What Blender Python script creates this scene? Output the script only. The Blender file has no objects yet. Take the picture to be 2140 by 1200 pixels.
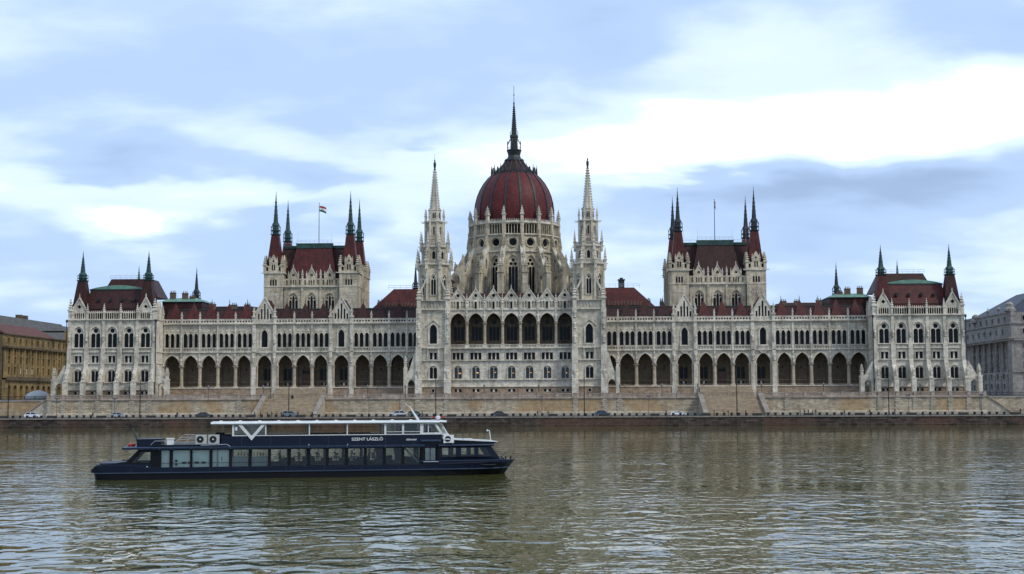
import bpy, math, random
from mathutils import Vector, Matrix
from mathutils.geometry import tessellate_polygon
R = math.radians
PI = math.pi
random.seed(7)
scene = bpy.context.scene
col = scene.collection

# ------------------------------------------------------------------ camera
CAM = Vector((14.0, -400.0, 7.0))            # Buda bank, 7 m above the river
TILT = math.atan(235.0 / 2880.0)
YAW = math.atan2(14.0, 400.0)
ROLL = R(0.24)
fw = Vector((-math.sin(YAW) * math.cos(TILT), math.cos(YAW) * math.cos(TILT), math.sin(TILT)))
rt = Vector((math.cos(YAW), math.sin(YAW), 0))
up = rt.cross(fw)
r2 = rt * math.cos(ROLL) - up * math.sin(ROLL)
u2 = rt * math.sin(ROLL) + up * math.cos(ROLL)
cd = bpy.data.cameras.new('camera')
cd.sensor_width = 36.0
cd.lens = 2880.0 / 2140.0 * 36.0
cd.clip_start = 1.0
cd.clip_end = 20000.0
cam = bpy.data.objects.new('camera', cd)
col.objects.link(cam)
mw = Matrix((r2, u2, -fw)).transposed().to_4x4()
mw.translation = CAM
cam.matrix_world = mw
scene.camera = cam
scene.render.resolution_x = 1024
scene.render.resolution_y = 574

# ------------------------------------------------------------------ sky, sun, exposure
SUN_EL, SUN_AZ = R(47), R(124)        # azimuth clockwise from +Y: right-hand side, slightly towards the camera
w = bpy.data.worlds.new('World')
scene.world = w
w.use_nodes = True
nt = w.node_tree
nt.nodes.clear()


def N(t, kind, **kw):
    n = t.nodes.new(kind)
    for k, v in kw.items():
        if k == 'inp':
            for a, b in v.items():
                n.inputs[a].default_value = b
        else:
            setattr(n, k, v)
    return n


def mth(t, op, a, b=None, clamp=False):
    n = t.nodes.new('ShaderNodeMath')
    n.operation = op
    n.use_clamp = clamp
    for i, x in enumerate((a, b)):
        if x is None:
            continue
        if isinstance(x, (int, float)):
            n.inputs[i].default_value = x
        else:
            t.links.new(x, n.inputs[i])
    return n.outputs[0]


def ramp(t, fac, stops, interp='LINEAR'):
    n = t.nodes.new('ShaderNodeValToRGB')
    cr = n.color_ramp
    cr.interpolation = interp
    while len(cr.elements) < len(stops):
        cr.elements.new(0.5)
    for e, (p, c) in zip(cr.elements, stops):
        e.position = p
        e.color = (c[0], c[1], c[2], 1) if len(c) == 3 else c
    t.links.new(fac, n.inputs[0])
    return n.outputs[0]


def mixc(t, fac, a, b, mode='MIX'):
    n = t.nodes.new('ShaderNodeMix')
    n.data_type = 'RGBA'
    n.blend_type = mode
    for sock, x in ((n.inputs[0], fac), (n.inputs[6], a), (n.inputs[7], b)):
        if isinstance(x, (int, float)):
            sock.default_value = x
        elif isinstance(x, (tuple, list)):
            sock.default_value = (x[0], x[1], x[2], 1)
        else:
            t.links.new(x, sock)
    return n.outputs[2]


sky = N(nt, 'ShaderNodeTexSky', sky_type='NISHITA', sun_disc=False, sun_elevation=SUN_EL, sun_rotation=SUN_AZ)
sky.air_density = 1.0
sky.dust_density = 1.5
tc = N(nt, 'ShaderNodeTexCoord')
sep = N(nt, 'ShaderNodeSeparateXYZ')
nt.links.new(tc.outputs['Generated'], sep.inputs[0])
dx, dy, dz = sep.outputs
zc = mth(nt, 'ADD', mth(nt, 'MAXIMUM', dz, 0.0), 0.24)
cx = mth(nt, 'DIVIDE', dx, zc)
cy = mth(nt, 'DIVIDE', dy, zc)
cmb = N(nt, 'ShaderNodeCombineXYZ')
nt.links.new(cx, cmb.inputs[0])
nt.links.new(cy, cmb.inputs[1])


def cloud(scale, detail, rough, off, dist=0.4):
    mp = N(nt, 'ShaderNodeMapping')
    mp.inputs['Location'].default_value = off
    mp.inputs['Scale'].default_value = (scale, scale * 1.35, 1)
    nt.links.new(cmb.outputs[0], mp.inputs[0])
    n = N(nt, 'ShaderNodeTexNoise', inp={'Scale': 1.0, 'Detail': detail, 'Roughness': rough, 'Distortion': dist})
    nt.links.new(mp.outputs[0], n.inputs['Vector'])
    return n.outputs[0]


n_big = cloud(0.55, 3, 0.5, (3.1, 1.2, 0))
n_mid = cloud(2.0, 5, 0.48, (0.4, 7.3, 0), 0.3)
n_fine = cloud(6.5, 5, 0.5, (5.0, 2.0, 0), 0.2)


warp_a = mth(nt, 'MULTIPLY', mth(nt, 'SUBTRACT', cloud(3.2, 4, 0.5, (9.0, 4.0, 0)), 0.5), R(7))
warp_e = mth(nt, 'MULTIPLY', mth(nt, 'SUBTRACT', cloud(3.6, 4, 0.5, (2.0, 11.0, 0)), 0.5), R(3.2))


def blob(az, el, sx, sy):
    """soft patch of the cloud deck around a compass direction (degrees)"""
    a = mth(nt, 'SUBTRACT', mth(nt, 'ADD', mth(nt, 'ARCTAN2', dx, dy), warp_a), R(az))
    e = mth(nt, 'SUBTRACT', mth(nt, 'ADD', mth(nt, 'ARCSINE', dz), warp_e), R(el))
    q = mth(nt, 'ADD', mth(nt, 'POWER', mth(nt, 'DIVIDE', a, R(sx)), 2.0), mth(nt, 'POWER', mth(nt, 'DIVIDE', e, R(sy)), 2.0))
    return mth(nt, 'POWER', 2.718, mth(nt, 'MULTIPLY', q, -1.0))


# compass patches of the overcast seen in the photograph: azimuth, elevation, half widths (degrees), brightness
BLOBS = [(10.3, 11.1, 6.6, 1.23, 0.36), (17.3, 11.5, 5.2, 1.39, 0.26), (4.1, 10.1, 5.2, 0.83, 0.2), (9.4, 14.2, 5.2, 1.79, 0.12), (-4.4, 9.9, 8.3, 1.39, 0.13), (-14.1, 8.4, 8.3, 1.19, 0.12), (-17.3, 7.1, 2.2, 0.48, 0.26), (-21.0, 8.1, 2.4, 0.8, 0.06), (-17.5, 10.1, 2.6, 0.95, -0.22), (-19.7, 9.2, 1.8, 0.6, -0.12), (-13.6, 9.7, 1.8, 0.52, -0.1), (-10.5, 9.4, 2.2, 0.76, -0.2), (-6.2, 10.5, 2.2, 0.4, -0.1), (-11.3, 14.0, 9.5, 2.19, -0.07), (1.2, 15.0, 3.2, 1.19, -0.1), (17.5, 14.2, 2.8, 1.19, -0.12), (15.5, 8.7, 4.6, 0.89, -0.2), (7.7, 8.5, 5.2, 0.72, -0.16), (11.3, 6.8, 8.0, 1.19, -0.06), (-11.3, 7.1, 5.2, 0.8, -0.05), (-19.7, 5.2, 5.2, 1.19, 0.03), (2.6, 5.8, 4.0, 1.19, 0.05), (14.1, 5.2, 5.2, 0.99, 0.05), (-6.2, 7.0, 1.8, 0.8, 0.12)]
CLOUD_RAMP = [(0.20, (0.28, 0.385, 0.58)), (0.42, (0.39, 0.53, 0.775)), (0.55, (0.62, 0.755, 0.95)), (0.70, (1.0, 1.0, 1.0))]
SKYMIX = 0.92
SUN_E = 1.5
EXPOSURE = 0.45
WAVE_A = 0.20
WAVE_C = 0.055

fac = mth(nt, 'ADD', mth(nt, 'MULTIPLY', n_mid, 0.34), mth(nt, 'MULTIPLY', n_fine, 0.12))
fac = mth(nt, 'ADD', fac, mth(nt, 'MULTIPLY', mth(nt, 'SUBTRACT', n_big, 0.5), 0.2))
fac = mth(nt, 'ADD', fac, 0.23)
# ragged edges: the patches are pushed about by the cloud noise
for az, el, sx, sy, amp in BLOBS:
    fac = mth(nt, 'ADD', fac, mth(nt, 'MULTIPLY', blob(az, el, sx, sy), amp))
ccol = mixc(nt, 1.0, ramp(nt, fac, CLOUD_RAMP, 'EASE'), (10.0, 10.0, 10.0), 'MULTIPLY')
clearsky = mixc(nt, 1.0, sky.outputs[0], (1.0, 1.0, 1.0), 'MULTIPLY')
skymix = mixc(nt, SKYMIX, clearsky, ccol)
bg = N(nt, 'ShaderNodeBackground', inp={'Strength': 0.1})
nt.links.new(skymix, bg.inputs[0])
wo = N(nt, 'ShaderNodeOutputWorld')
nt.links.new(bg.outputs[0], wo.inputs[0])

sl = bpy.data.lights.new('sun', 'SUN')
sl.energy = SUN_E
sl.angle = R(10)
sl.color = (1.0, 0.93, 0.82)
sun = bpy.data.objects.new('sun', sl)
col.objects.link(sun)
sd = Vector((math.sin(SUN_AZ) * math.cos(SUN_EL), math.cos(SUN_AZ) * math.cos(SUN_EL), math.sin(SUN_EL)))
sun.rotation_euler = (-sd).to_track_quat('-Z', 'Y').to_euler()
sun.location = (150, -200, 200)
vs = scene.view_settings
vs.view_transform = 'Standard'
vs.look = 'None'
vs.gamma = 1.0
vs.use_curve_mapping = False
vs.exposure = EXPOSURE

# ------------------------------------------------------------------ mesh helpers


def area2(p):
    return sum(p[i][0] * p[(i + 1) % len(p)][1] - p[(i + 1) % len(p)][0] * p[i][1] for i in range(len(p)))


def ccw(p):
    return list(p) if area2(p) > 0 else list(reversed(p))


class MB:
    def __init__(s):
        s.v, s.f, s.m = [], [], []

    def add(s, vs_, fs, m=0):
        o = len(s.v)
        s.v += [tuple(v) for v in vs_]
        s.f += [tuple(o + i for i in f) for f in fs]
        s.m += [m] * len(fs)
        return s

    def box(s, x0, x1, y0, y1, z0, z1, m=0):
        return s.add([(x0, y0, z0), (x1, y0, z0), (x1, y1, z0), (x0, y1, z0), (x0, y0, z1), (x1, y0, z1), (x1, y1, z1), (x0, y1, z1)],
                     [(0, 3, 2, 1), (4, 5, 6, 7), (0, 1, 5, 4), (1, 2, 6, 5), (2, 3, 7, 6), (3, 0, 4, 7)], m)

    def frus(s, cx, cy, z0, z1, a0, b0, a1, b1, m=0, ox=0, oy=0):
        v = []
        for z, a, b, qx, qy in ((z0, a0, b0, 0, 0), (z1, a1, b1, ox, oy)):
            v += [(cx + qx - a, cy + qy - b, z), (cx + qx + a, cy + qy - b, z), (cx + qx + a, cy + qy + b, z), (cx + qx - a, cy + qy + b, z)]
        return s.add(v, [(0, 3, 2, 1), (4, 5, 6, 7), (0, 1, 5, 4), (1, 2, 6, 5), (2, 3, 7, 6), (3, 0, 4, 7)], m)

    def lathe(s, prof, n=8, cx=0, cy=0, m=0, rot=0.0, cap=True, sx=1, sy=1):
        v, f = [], []
        for r, z in prof:
            for k in range(n):
                a = rot + 2 * PI * k / n
                v.append((cx + sx * r * math.sin(a), cy - sy * r * math.cos(a), z))
        for i in range(len(prof) - 1):
            for k in range(n):
                k2 = (k + 1) % n
                f.append((i * n + k, i * n + k2, (i + 1) * n + k2, (i + 1) * n + k))
        if cap:
            f.append(tuple(reversed(range(n))))
            f.append(tuple(range((len(prof) - 1) * n, len(prof) * n)))
        return s.add(v, f, m)

    def panel(s, outer, holes, y0, y1, m=0, back=False, mr=None):
        """sheet in the XZ plane facing -Y with real holes; reveals run from y0 to y1"""
        outer = ccw(outer)
        holes = [list(reversed(ccw(h))) for h in holes]
        loops = [outer] + holes
        tris = tessellate_polygon([[Vector((x, z, 0)) for x, z in l] for l in loops])
        pts = [p for l in loops for p in l]
        n = len(pts)
        fs = []
        for a, b, c in tris:
            ar = (pts[b][0] - pts[a][0]) * (pts[c][1] - pts[a][1]) - (pts[c][0] - pts[a][0]) * (pts[b][1] - pts[a][1])
            if abs(ar) < 1e-9:
                continue
            t = (a, b, c) if ar > 0 else (a, c, b)
            fs.append(t)
            if back:
                fs.append(tuple(n + i for i in reversed(t)))
        o = 0
        rv = []
        for l in loops:
            k = len(l)
            for i in range(k):
                j = (i + 1) % k
                rv.append((o + j, o + i, n + o + i, n + o + j))
            o += k
        vv = [(x, y0, z) for x, z in pts] + [(x, y1, z) for x, z in pts]
        b0 = len(s.v)
        s.add(vv, fs, m)
        s.f += [tuple(b0 + i for i in f) for f in rv]
        s.m += [m if mr is None else mr] * len(rv)
        return s

    def prismx(s, poly, x0, x1, m=0):
        """polygon in YZ extruded along X"""
        n = len(poly)
        v = [(x0, y, z) for y, z in poly] + [(x1, y, z) for y, z in poly]
        f = [(i, (i + 1) % n, n + (i + 1) % n, n + i) for i in range(n)]
        t = tessellate_polygon([[Vector((y, z, 0)) for y, z in poly]])
        f += [tuple(q) for q in t] + [tuple(n + i for i in reversed(q)) for q in t]
        return s.add(v, f, m)

    def prismz(s, poly, z0, z1, m=0):
        n = len(poly)
        v = [(x, y, z0) for x, y in poly] + [(x, y, z1) for x, y in poly]
        f = [(i, (i + 1) % n, n + (i + 1) % n, n + i) for i in range(n)]
        t = tessellate_polygon([[Vector((x, y, 0)) for x, y in poly]])
        f += [tuple(reversed(q)) for q in t] + [tuple(n + i for i in q) for q in t]
        return s.add(v, f, m)

    def tube(s, p, q, r, n=6, m=0, r1=None):
        p, q = Vector(p), Vector(q)
        d = (q - p).normalized()
        a = d.orthogonal().normalized()
        b = d.cross(a)
        r1 = r if r1 is None else r1
        v = []
        for c, rr in ((p, r), (q, r1)):
            for k in range(n):
                t = 2 * PI * k / n
                v.append(c + a * (rr * math.cos(t)) + b * (rr * math.sin(t)))
        f = [(k, (k + 1) % n, n + (k + 1) % n, n + k) for k in range(n)] + [tuple(reversed(range(n))), tuple(range(n, 2 * n))]
        return s.add(v, f, m)

    def bar(s, p, q, wx, h, m=0):
        """rectangular bar between two points, width wx sideways, height h"""
        p, q = Vector(p), Vector(q)
        d = (q - p).normalized()
        a = d.cross(Vector((0, 0, 1)))
        a = a.normalized() if a.length > 1e-4 else Vector((1, 0, 0))
        b = a.cross(d)
        v = []
        for c in (p, q):
            for sa, sb in ((-1, -1), (1, -1), (1, 1), (-1, 1)):
                v.append(c + a * (sa * wx / 2) + b * (sb * h / 2))
        return s.add(v, [(0, 3, 2, 1), (4, 5, 6, 7), (0, 1, 5, 4), (1, 2, 6, 5), (2, 3, 7, 6), (3, 0, 4, 7)], m)

    def merge(s, o, M=None, m=None):
        vs_ = [tuple(M @ Vector(v)) for v in o.v] if M is not None else o.v
        b = len(s.v)
        s.v += vs_
        s.f += [tuple(b + i for i in f) for f in o.f]
        s.m += o.m if m is None else [m] * len(o.m)
        return s

    def mesh(s, name, mats, smooth=False):
        me = bpy.data.meshes.new(name)
        me.from_pydata(s.v, [], s.f)
        for mt in (mats if isinstance(mats, (list, tuple)) else [mats]):
            me.materials.append(mt)
        me.polygons.foreach_set('material_index', s.m)
        if smooth:
            me.polygons.foreach_set('use_smooth', [True] * len(s.f))
        me.update()
        return me


W = {}


def TM(loc=(0, 0, 0), rz=0.0, sc=(1, 1, 1)):
    if isinstance(sc, (int, float)):
        sc = (sc, sc, sc)
    return Matrix.Translation(loc) @ Matrix.Rotation(rz, 4, 'Z') @ Matrix.Diagonal((sc[0], sc[1], sc[2], 1))


def ob(name, data, parent=None, loc=(0, 0, 0), rz=0.0, sc=1, M=None):
    """one object; loc/rz are world unless M is given (M: world matrix)"""
    o = bpy.data.objects.new(name, data)
    col.objects.link(o)
    wm = M if M is not None else TM(loc, rz, sc)
    W[o.name] = wm
    if parent is not None:
        o.parent = parent
        o.matrix_basis = W[parent.name].inverted() @ wm
    else:
        o.matrix_basis = wm
    return o


def thing(name, label, cat, loc=(0, 0, 0), rz=0.0, group=None, data=None):
    o = ob(name, data, None, loc, rz)
    o['label'] = label
    o['category'] = cat
    if group:
        o['group'] = group
    return o


def struct(name, data, loc=(0, 0, 0), parent=None):
    o = ob(name, data, parent, loc)
    if parent is None:
        o['kind'] = 'structure'
    return o


def lancet(cx, zb, zs, zt, w_, n=4):
    """pointed arch outline: bottom, spring, apex"""
    h = w_ / 2
    H = max(zt - zs, 0.05)
    Rr = (h * h + H * H) / (2 * h)
    pts = [(cx - h, zb), (cx + h, zb)]
    a1 = math.atan2(H, Rr - h) if Rr > h else PI / 2
    a1 = math.asin(min(1, H / Rr)) if Rr >= h else PI - math.asin(min(1, H / Rr))
    for i in range(n + 1):
        a = a1 * i / n
        pts.append((cx + h - Rr + Rr * math.cos(a), zs + Rr * math.sin(a)))
    for i in range(n - 1, -1, -1):
        a = a1 * i / n
        pts.append((cx - h + Rr - Rr * math.cos(a), zs + Rr * math.sin(a)))
    return pts


def archcurve(x0, x1, zs, zt, n=7):
    p = lancet((x0 + x1) / 2, zs - 1, zs, zt, x1 - x0, n)
    return list(reversed(p[2:]))     # left spring -> apex -> right spring


def circ(cx, cz, r, n=10, lobes=0):
    p = []
    for i in range(n):
        a = 2 * PI * i / n
        rr = r * (1 - 0.16 * (i % 2)) if lobes else r
        p.append((cx + rr * math.cos(a), cz + rr * math.sin(a)))
    return p


def rect(x0, x1, z0, z1):
    return [(x0, z0), (x1, z0), (x1, z1), (x0, z1)]


def grow(poly, d):
    """offset a ccw polygon outward (simple mitre)"""
    p = ccw(poly)
    n = len(p)
    out = []
    for i in range(n):
        a, b, c = Vector(p[i - 1]), Vector(p[i]), Vector(p[(i + 1) % n])
        e1, e2 = (b - a), (c - b)
        if e1.length < 1e-6 or e2.length < 1e-6:
            out.append(tuple(b))
            continue
        n1 = Vector((e1.y, -e1.x)).normalized()
        n2 = Vector((e2.y, -e2.x)).normalized()
        k = n1 + n2
        k = k / max(0.35, k.dot(k) / 2) if k.length > 1e-6 else n1
        out.append((b.x + k.x * d / 1.0 * 1.0, b.y + k.y * d))
    return out


# ------------------------------------------------------------------ materials


def mat_new(name):
    m = bpy.data.materials.new(name)
    m.use_nodes = True
    t = m.node_tree
    return m, t, t.nodes['Principled BSDF']


def plain(name, c, rough=0.6, metal=0.0, var=0.12, scale=1.5, spec=0.5, bump=0.0):
    m, t, b = mat_new(name)
    g = N(t, 'ShaderNodeNewGeometry')
    n = N(t, 'ShaderNodeTexNoise', inp={'Scale': scale, 'Detail': 4.0})
    t.links.new(g.outputs['Position'], n.inputs['Vector'])
    c0 = tuple(x * (1 - var) for x in c)
    c1 = tuple(min(1, x * (1 + var)) for x in c)
    t.links.new(ramp(t, n.outputs[0], [(0.3, c0), (0.7, c1)]), b.inputs['Base Color'])
    b.inputs['Roughness'].default_value = rough
    b.inputs['Metallic'].default_value = metal
    b.inputs['Specular IOR Level'].default_value = spec
    if bump:
        bp = N(t, 'ShaderNodeBump', inp={'Strength': bump, 'Distance': 0.05})
        t.links.new(n.outputs[0], bp.inputs['Height'])
        t.links.new(bp.outputs[0], b.inputs['Normal'])
    return m


def stone(name, c, dark, bw=1.1, bh=0.5, joint=0.25, stain=0.5, var=0.12, bump=0.25, rough=0.9, patch=None, seedoff=0.0):
    """coursed ashlar: block tone, soot streaks, patches of repair"""
    m, t, b = mat_new(name)
    g = N(t, 'ShaderNodeNewGeometry')
    s_ = N(t, 'ShaderNodeSeparateXYZ')
    t.links.new(g.outputs['Position'], s_.inputs[0])
    cb = N(t, 'ShaderNodeCombineXYZ')
    t.links.new(mth(t, 'ADD', s_.outputs[0], s_.outputs[1]), cb.inputs[0])
    t.links.new(s_.outputs[2], cb.inputs[1])
    br = N(t, 'ShaderNodeTexBrick', inp={'Scale': 1.0, 'Mortar Size': 0.03, 'Brick Width': bw, 'Row Height': bh,
                                         'Color1': (0, 0, 0, 1), 'Color2': (1, 1, 1, 1), 'Mortar': (0.5, 0.5, 0.5, 1)})
    t.links.new(cb.outputs[0], br.inputs['Vector'])
    c0 = tuple(x * (1 - var) for x in c)
    c1 = tuple(min(0.9, x * (1 + var)) for x in c)
    base = mixc(t, br.outputs['Color'], c0, c1)
    # streaks running down the wall
    mp = N(t, 'ShaderNodeMapping')
    mp.inputs['Scale'].default_value = (0.9, 0.9, 0.10)
    mp.inputs['Location'].default_value = (seedoff, 0, 0)
    t.links.new(g.outputs['Position'], mp.inputs[0])
    n1 = N(t, 'ShaderNodeTexNoise', inp={'Scale': 1.0, 'Detail': 6.0, 'Roughness': 0.65})
    t.links.new(mp.outputs[0], n1.inputs['Vector'])
    n2 = N(t, 'ShaderNodeTexNoise', inp={'Scale': 0.13, 'Detail': 5.0, 'Roughness': 0.6})
    t.links.new(g.outputs['Position'], n2.inputs['Vector'])
    f1 = mth(t, 'MULTIPLY', n1.outputs[0], n2.outputs[0])
    f1 = ramp(t, f1, [(0.20, (0, 0, 0)), (0.42, (1, 1, 1))])
    base = mixc(t, mth(t, 'MULTIPLY', f1, stain), base, dark)
    if patch is not None:
        n3 = N(t, 'ShaderNodeTexNoise', inp={'Scale': 0.07, 'Detail': 2.0})
        t.links.new(g.outputs['Position'], n3.inputs['Vector'])
        f3 = ramp(t, n3.outputs[0], [(0.52, (0, 0, 0)), (0.60, (1, 1, 1))])
        base = mixc(t, mth(t, 'MULTIPLY', f3, 0.75), base, patch)
    n4 = N(t, 'ShaderNodeTexNoise', inp={'Scale': 3.0, 'Detail': 5.0})
    t.links.new(g.outputs['Position'], n4.inputs['Vector'])
    base = mixc(t, 0.5, base, ramp(t, n4.outputs[0], [(0.3, (0.5, 0.49, 0.47)), (0.62, (1, 1, 1))]), 'MULTIPLY')
    n5 = N(t, 'ShaderNodeTexNoise', inp={'Scale': 0.8, 'Detail': 4.0, 'Roughness': 0.6})
    t.links.new(g.outputs['Position'], n5.inputs['Vector'])
    base = mixc(t, 0.85, base, ramp(t, n5.outputs[0], [(0.35, (0.66, 0.64, 0.60)), (0.6, (1, 1, 1))]), 'MULTIPLY')
    base = mixc(t, mth(t, 'MULTIPLY', br.outputs['Fac'], joint), base, dark)
    t.links.new(base, b.inputs['Base Color'])
    b.inputs['Roughness'].default_value = rough
    b.inputs['Specular IOR Level'].default_value = 0.25
    hgt = mth(t, 'SUBTRACT', n4.outputs[0], br.outputs['Fac'])
    bp = N(t, 'ShaderNodeBump', inp={'Strength': bump, 'Distance': 0.06})
    t.links.new(hgt, bp.inputs['Height'])
    t.links.new(bp.outputs[0], b.inputs['Normal'])
    return m


def tiles(name, c, c2, rough=0.55, sx=0.5, sz=0.35):
    m, t, b = mat_new(name)
    g = N(t, 'ShaderNodeNewGeometry')
    s_ = N(t, 'ShaderNodeSeparateXYZ')
    t.links.new(g.outputs['Position'], s_.inputs[0])
    cb = N(t, 'ShaderNodeCombineXYZ')
    t.links.new(mth(t, 'ADD', s_.outputs[0], s_.outputs[1]), cb.inputs[0])
    t.links.new(s_.outputs[2], cb.inputs[1])
    br = N(t, 'ShaderNodeTexBrick', inp={'Scale': 1.0, 'Mortar Size': 0.03, 'Brick Width': sx, 'Row Height': sz,
                                         'Color1': (0, 0, 0, 1), 'Color2': (1, 1, 1, 1), 'Mortar': (0.2, 0.2, 0.2, 1)})
    t.links.new(cb.outputs[0], br.inputs['Vector'])
    n = N(t, 'ShaderNodeTexNoise', inp={'Scale': 0.35, 'Detail': 6.0, 'Roughness': 0.65})
    t.links.new(g.outputs['Position'], n.inputs['Vector'])
    f_ = mth(t, 'ADD', mth(t, 'MULTIPLY', br.outputs['Color'], 0.35), mth(t, 'MULTIPLY', n.outputs[0], 0.75))
    mp = N(t, 'ShaderNodeMapping')
    mp.inputs['Scale'].default_value = (1.6, 1.6, 0.12)
    t.links.new(g.outputs['Position'], mp.inputs[0])
    ns = N(t, 'ShaderNodeTexNoise', inp={'Scale': 1.0, 'Detail': 5.0, 'Roughness': 0.6})
    t.links.new(mp.outputs[0], ns.inputs['Vector'])
    bc = ramp(t, f_, [(0.25, c2), (0.75, c)])
    bc = mixc(t, 0.7, bc, ramp(t, ns.outputs[0], [(0.35, (0.55, 0.55, 0.55)), (0.65, (1.25, 1.2, 1.15))]), 'MULTIPLY')
    t.links.new(bc, b.inputs['Base Color'])
    b.inputs['Roughness'].default_value = rough
    b.inputs['Specular IOR Level'].default_value = 0.22
    bp = N(t, 'ShaderNodeBump', inp={'Strength': 0.35, 'Distance': 0.05})
    t.links.new(mth(t, 'SUBTRACT', 1.0, br.outputs['Fac']), bp.inputs['Height'])
    t.links.new(bp.outputs[0], b.inputs['Normal'])
    return m


def glassy(name, tint, transp=0.6, rough=0.03):
    m, t, b = mat_new(name)
    t.nodes.remove(b)
    tr = N(t, 'ShaderNodeBsdfTransparent')
    tr.inputs[0].default_value = (tint[0], tint[1], tint[2], 1)
    gl = N(t, 'ShaderNodeBsdfGlossy', inp={'Roughness': rough})
    gl.inputs[0].default_value = (0.95, 0.97, 1.0, 1)
    fr = N(t, 'ShaderNodeFresnel', inp={'IOR': 1.5})
    mx = N(t, 'ShaderNodeMixShader')
    t.links.new(mth(t, 'ADD', mth(t, 'MULTIPLY', fr.outputs[0], 1.0), 1.0 - transp - 0.35, True), mx.inputs[0])
    t.links.new(tr.outputs[0], mx.inputs[1])
    t.links.new(gl.outputs[0], mx.inputs[2])
    t.links.new(mx.outputs[0], t.nodes['Material Output'].inputs[0])
    return m


M = {}
M['white'] = stone('limestone_clean', (0.76, 0.70, 0.58), (0.23, 0.20, 0.165), stain=0.75, var=0.12, joint=0.2)
M['cream'] = stone('limestone_old', (0.69, 0.60, 0.445), (0.14, 0.12, 0.09), stain=0.8, var=0.13, joint=0.2, seedoff=3)
M['trim'] = stone('limestone_trim', (0.75, 0.69, 0.575), (0.20, 0.18, 0.15), bw=3, bh=1.2, stain=0.65, var=0.06, joint=0.0, seedoff=7)
M['wing'] = stone('limestone_wing', (0.71, 0.645, 0.515), (0.18, 0.155, 0.12), stain=0.75, var=0.12, joint=0.2, seedoff=9)
M['plinth'] = stone('plinth_stone', (0.40, 0.29, 0.20), (0.16, 0.12, 0.09), bw=1.2, bh=0.4, stain=0.5, var=0.2, joint=0.5)
M['loggia'] = stone('loggia_wall', (0.15, 0.12, 0.085), (0.055, 0.045, 0.034), stain=0.5, var=0.08, joint=0.1, seedoff=11)  # brown stone, darkened further so its colour carries part of the recess's shade
M['column'] = stone('column_stone', (0.52, 0.44, 0.33), (0.20, 0.17, 0.12), bw=4, bh=1.3, stain=0.5, var=0.05, joint=0.1, seedoff=5)
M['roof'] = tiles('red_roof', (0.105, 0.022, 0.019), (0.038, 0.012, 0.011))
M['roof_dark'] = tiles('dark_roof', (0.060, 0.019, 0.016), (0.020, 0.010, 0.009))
M['dome'] = tiles('dome_tiles', (0.135, 0.019, 0.017), (0.050, 0.011, 0.011), rough=0.5, sx=0.45, sz=0.4)
M['copper'] = plain('green_copper', (0.016, 0.050, 0.042), 0.6, 0.0, 0.5, 0.8)
M['copper_light'] = plain('pale_copper', (0.13, 0.25, 0.19), 0.6, 0.0, 0.25, 0.6)
M['lead'] = plain('dark_lead', (0.022, 0.026, 0.026), 0.5, 0.2, 0.3, 0.9)
M['iron'] = plain('black_iron', (0.018, 0.018, 0.02), 0.5, 0.4, 0.2, 2)
M['pane'] = plain('dark_window_glass', (0.006, 0.008, 0.011), 0.2, 0.0, 0.4, 0.4, 0.12)
M['void'] = plain('dark_opening', (0.012, 0.012, 0.013), 0.9, 0.0, 0.2, 1, 0.1)  # near-black colour standing in for the shade inside openings
M['hall_glass'] = glassy('hall_window_glass', (.5, .5, .5), .65)
M['wood'] = plain('brown_door_wood', (0.075, 0.032, 0.022), 0.6, 0.0, 0.3, 2)
M['brick'] = plain('chimney_brick', (0.13, 0.085, 0.06), 0.9, 0.0, 0.35, 2)
M['steel'] = plain('galvanised_steel', (0.45, 0.47, 0.5), 0.4, 0.6, 0.1, 2)

# ================================================================== PARLIAMENT
PB = thing('parliament_building', 'huge pale stone Gothic parliament with red central dome and spires on far bank', 'building', (0, 10, 7.6))


def part(name, mb, mats, smooth=False, parent=None, **kw):
    me = mb.mesh(name, [M[k] for k in mats.split()], smooth) if isinstance(mb, MB) else mb
    return ob(name, me, parent or PB, **kw)


# ---- window kinds: local x right, -y outwards, z up; origin bottom centre
WT = {}


def wtype(key, opening, lights, frame='trim', depth=0.35, hood=0.16, tracery=None, extra=None, hoodpoly=None, glass='pane'):
    """opening: hole cut into the wall; lights: panes; tracery: True builds a pierced stone panel inside the opening"""
    fm = MB()
    hp = hoodpoly or opening
    if hood:
        fm.panel(grow(hp, hood), [grow(hp, 0.004)], -0.26, 0.02, 0, False)
    if tracery:
        fm.panel(grow(opening, -0.01), lights, depth * 0.45, depth * 0.45 + 0.16, 0, False)
    if extra:
        extra(fm)
    panes = []
    for l in lights:
        c = (sum(p[0] for p in l) / len(l), min(p[1] for p in l))
        pm = MB().panel([(x - c[0], z - c[1]) for x, z in grow(l, 0.03)], [], 0, 0.04)
        panes.append((pm.mesh('pane', M[glass]), c))
    WT[key] = (opening, fm.mesh('window', M[frame]) if fm.v else None, panes, depth, bool(tracery))


def hole(key, x, z):
    return [(x + a, z + b) for a, b in WT[key][0]]


def win(key, x, y, z, rz=0.0, parent=None, sx=1.0):
    op, fmesh, panes, depth, tr = WT[key]
    base = TM((x, y, z), rz, (sx, 1, 1))
    o = ob('window', fmesh, parent or PB, M=base)
    d = depth * 0.45 + 0.18 if tr else depth - 0.12
    for pm, c in panes:
        ob('pane', pm, o, M=base @ Matrix.Translation((c[0], d, c[1])))
    return o


def colonnettes(xs, z0, z1, r=0.13):
    def f(mb):
        for x in xs:
            mb.lathe([(r * 1.5, z0), (r * 1.5, z0 + .2), (r, z0 + .3), (r, z1 - .35), (r * 1.6, z1 - .1), (r * 1.6, z1)], 6, x, -0.12)
    return f


def joinf(*fs):
    def f(mb):
        for q in fs:
            q(mb)
    return f


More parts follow.
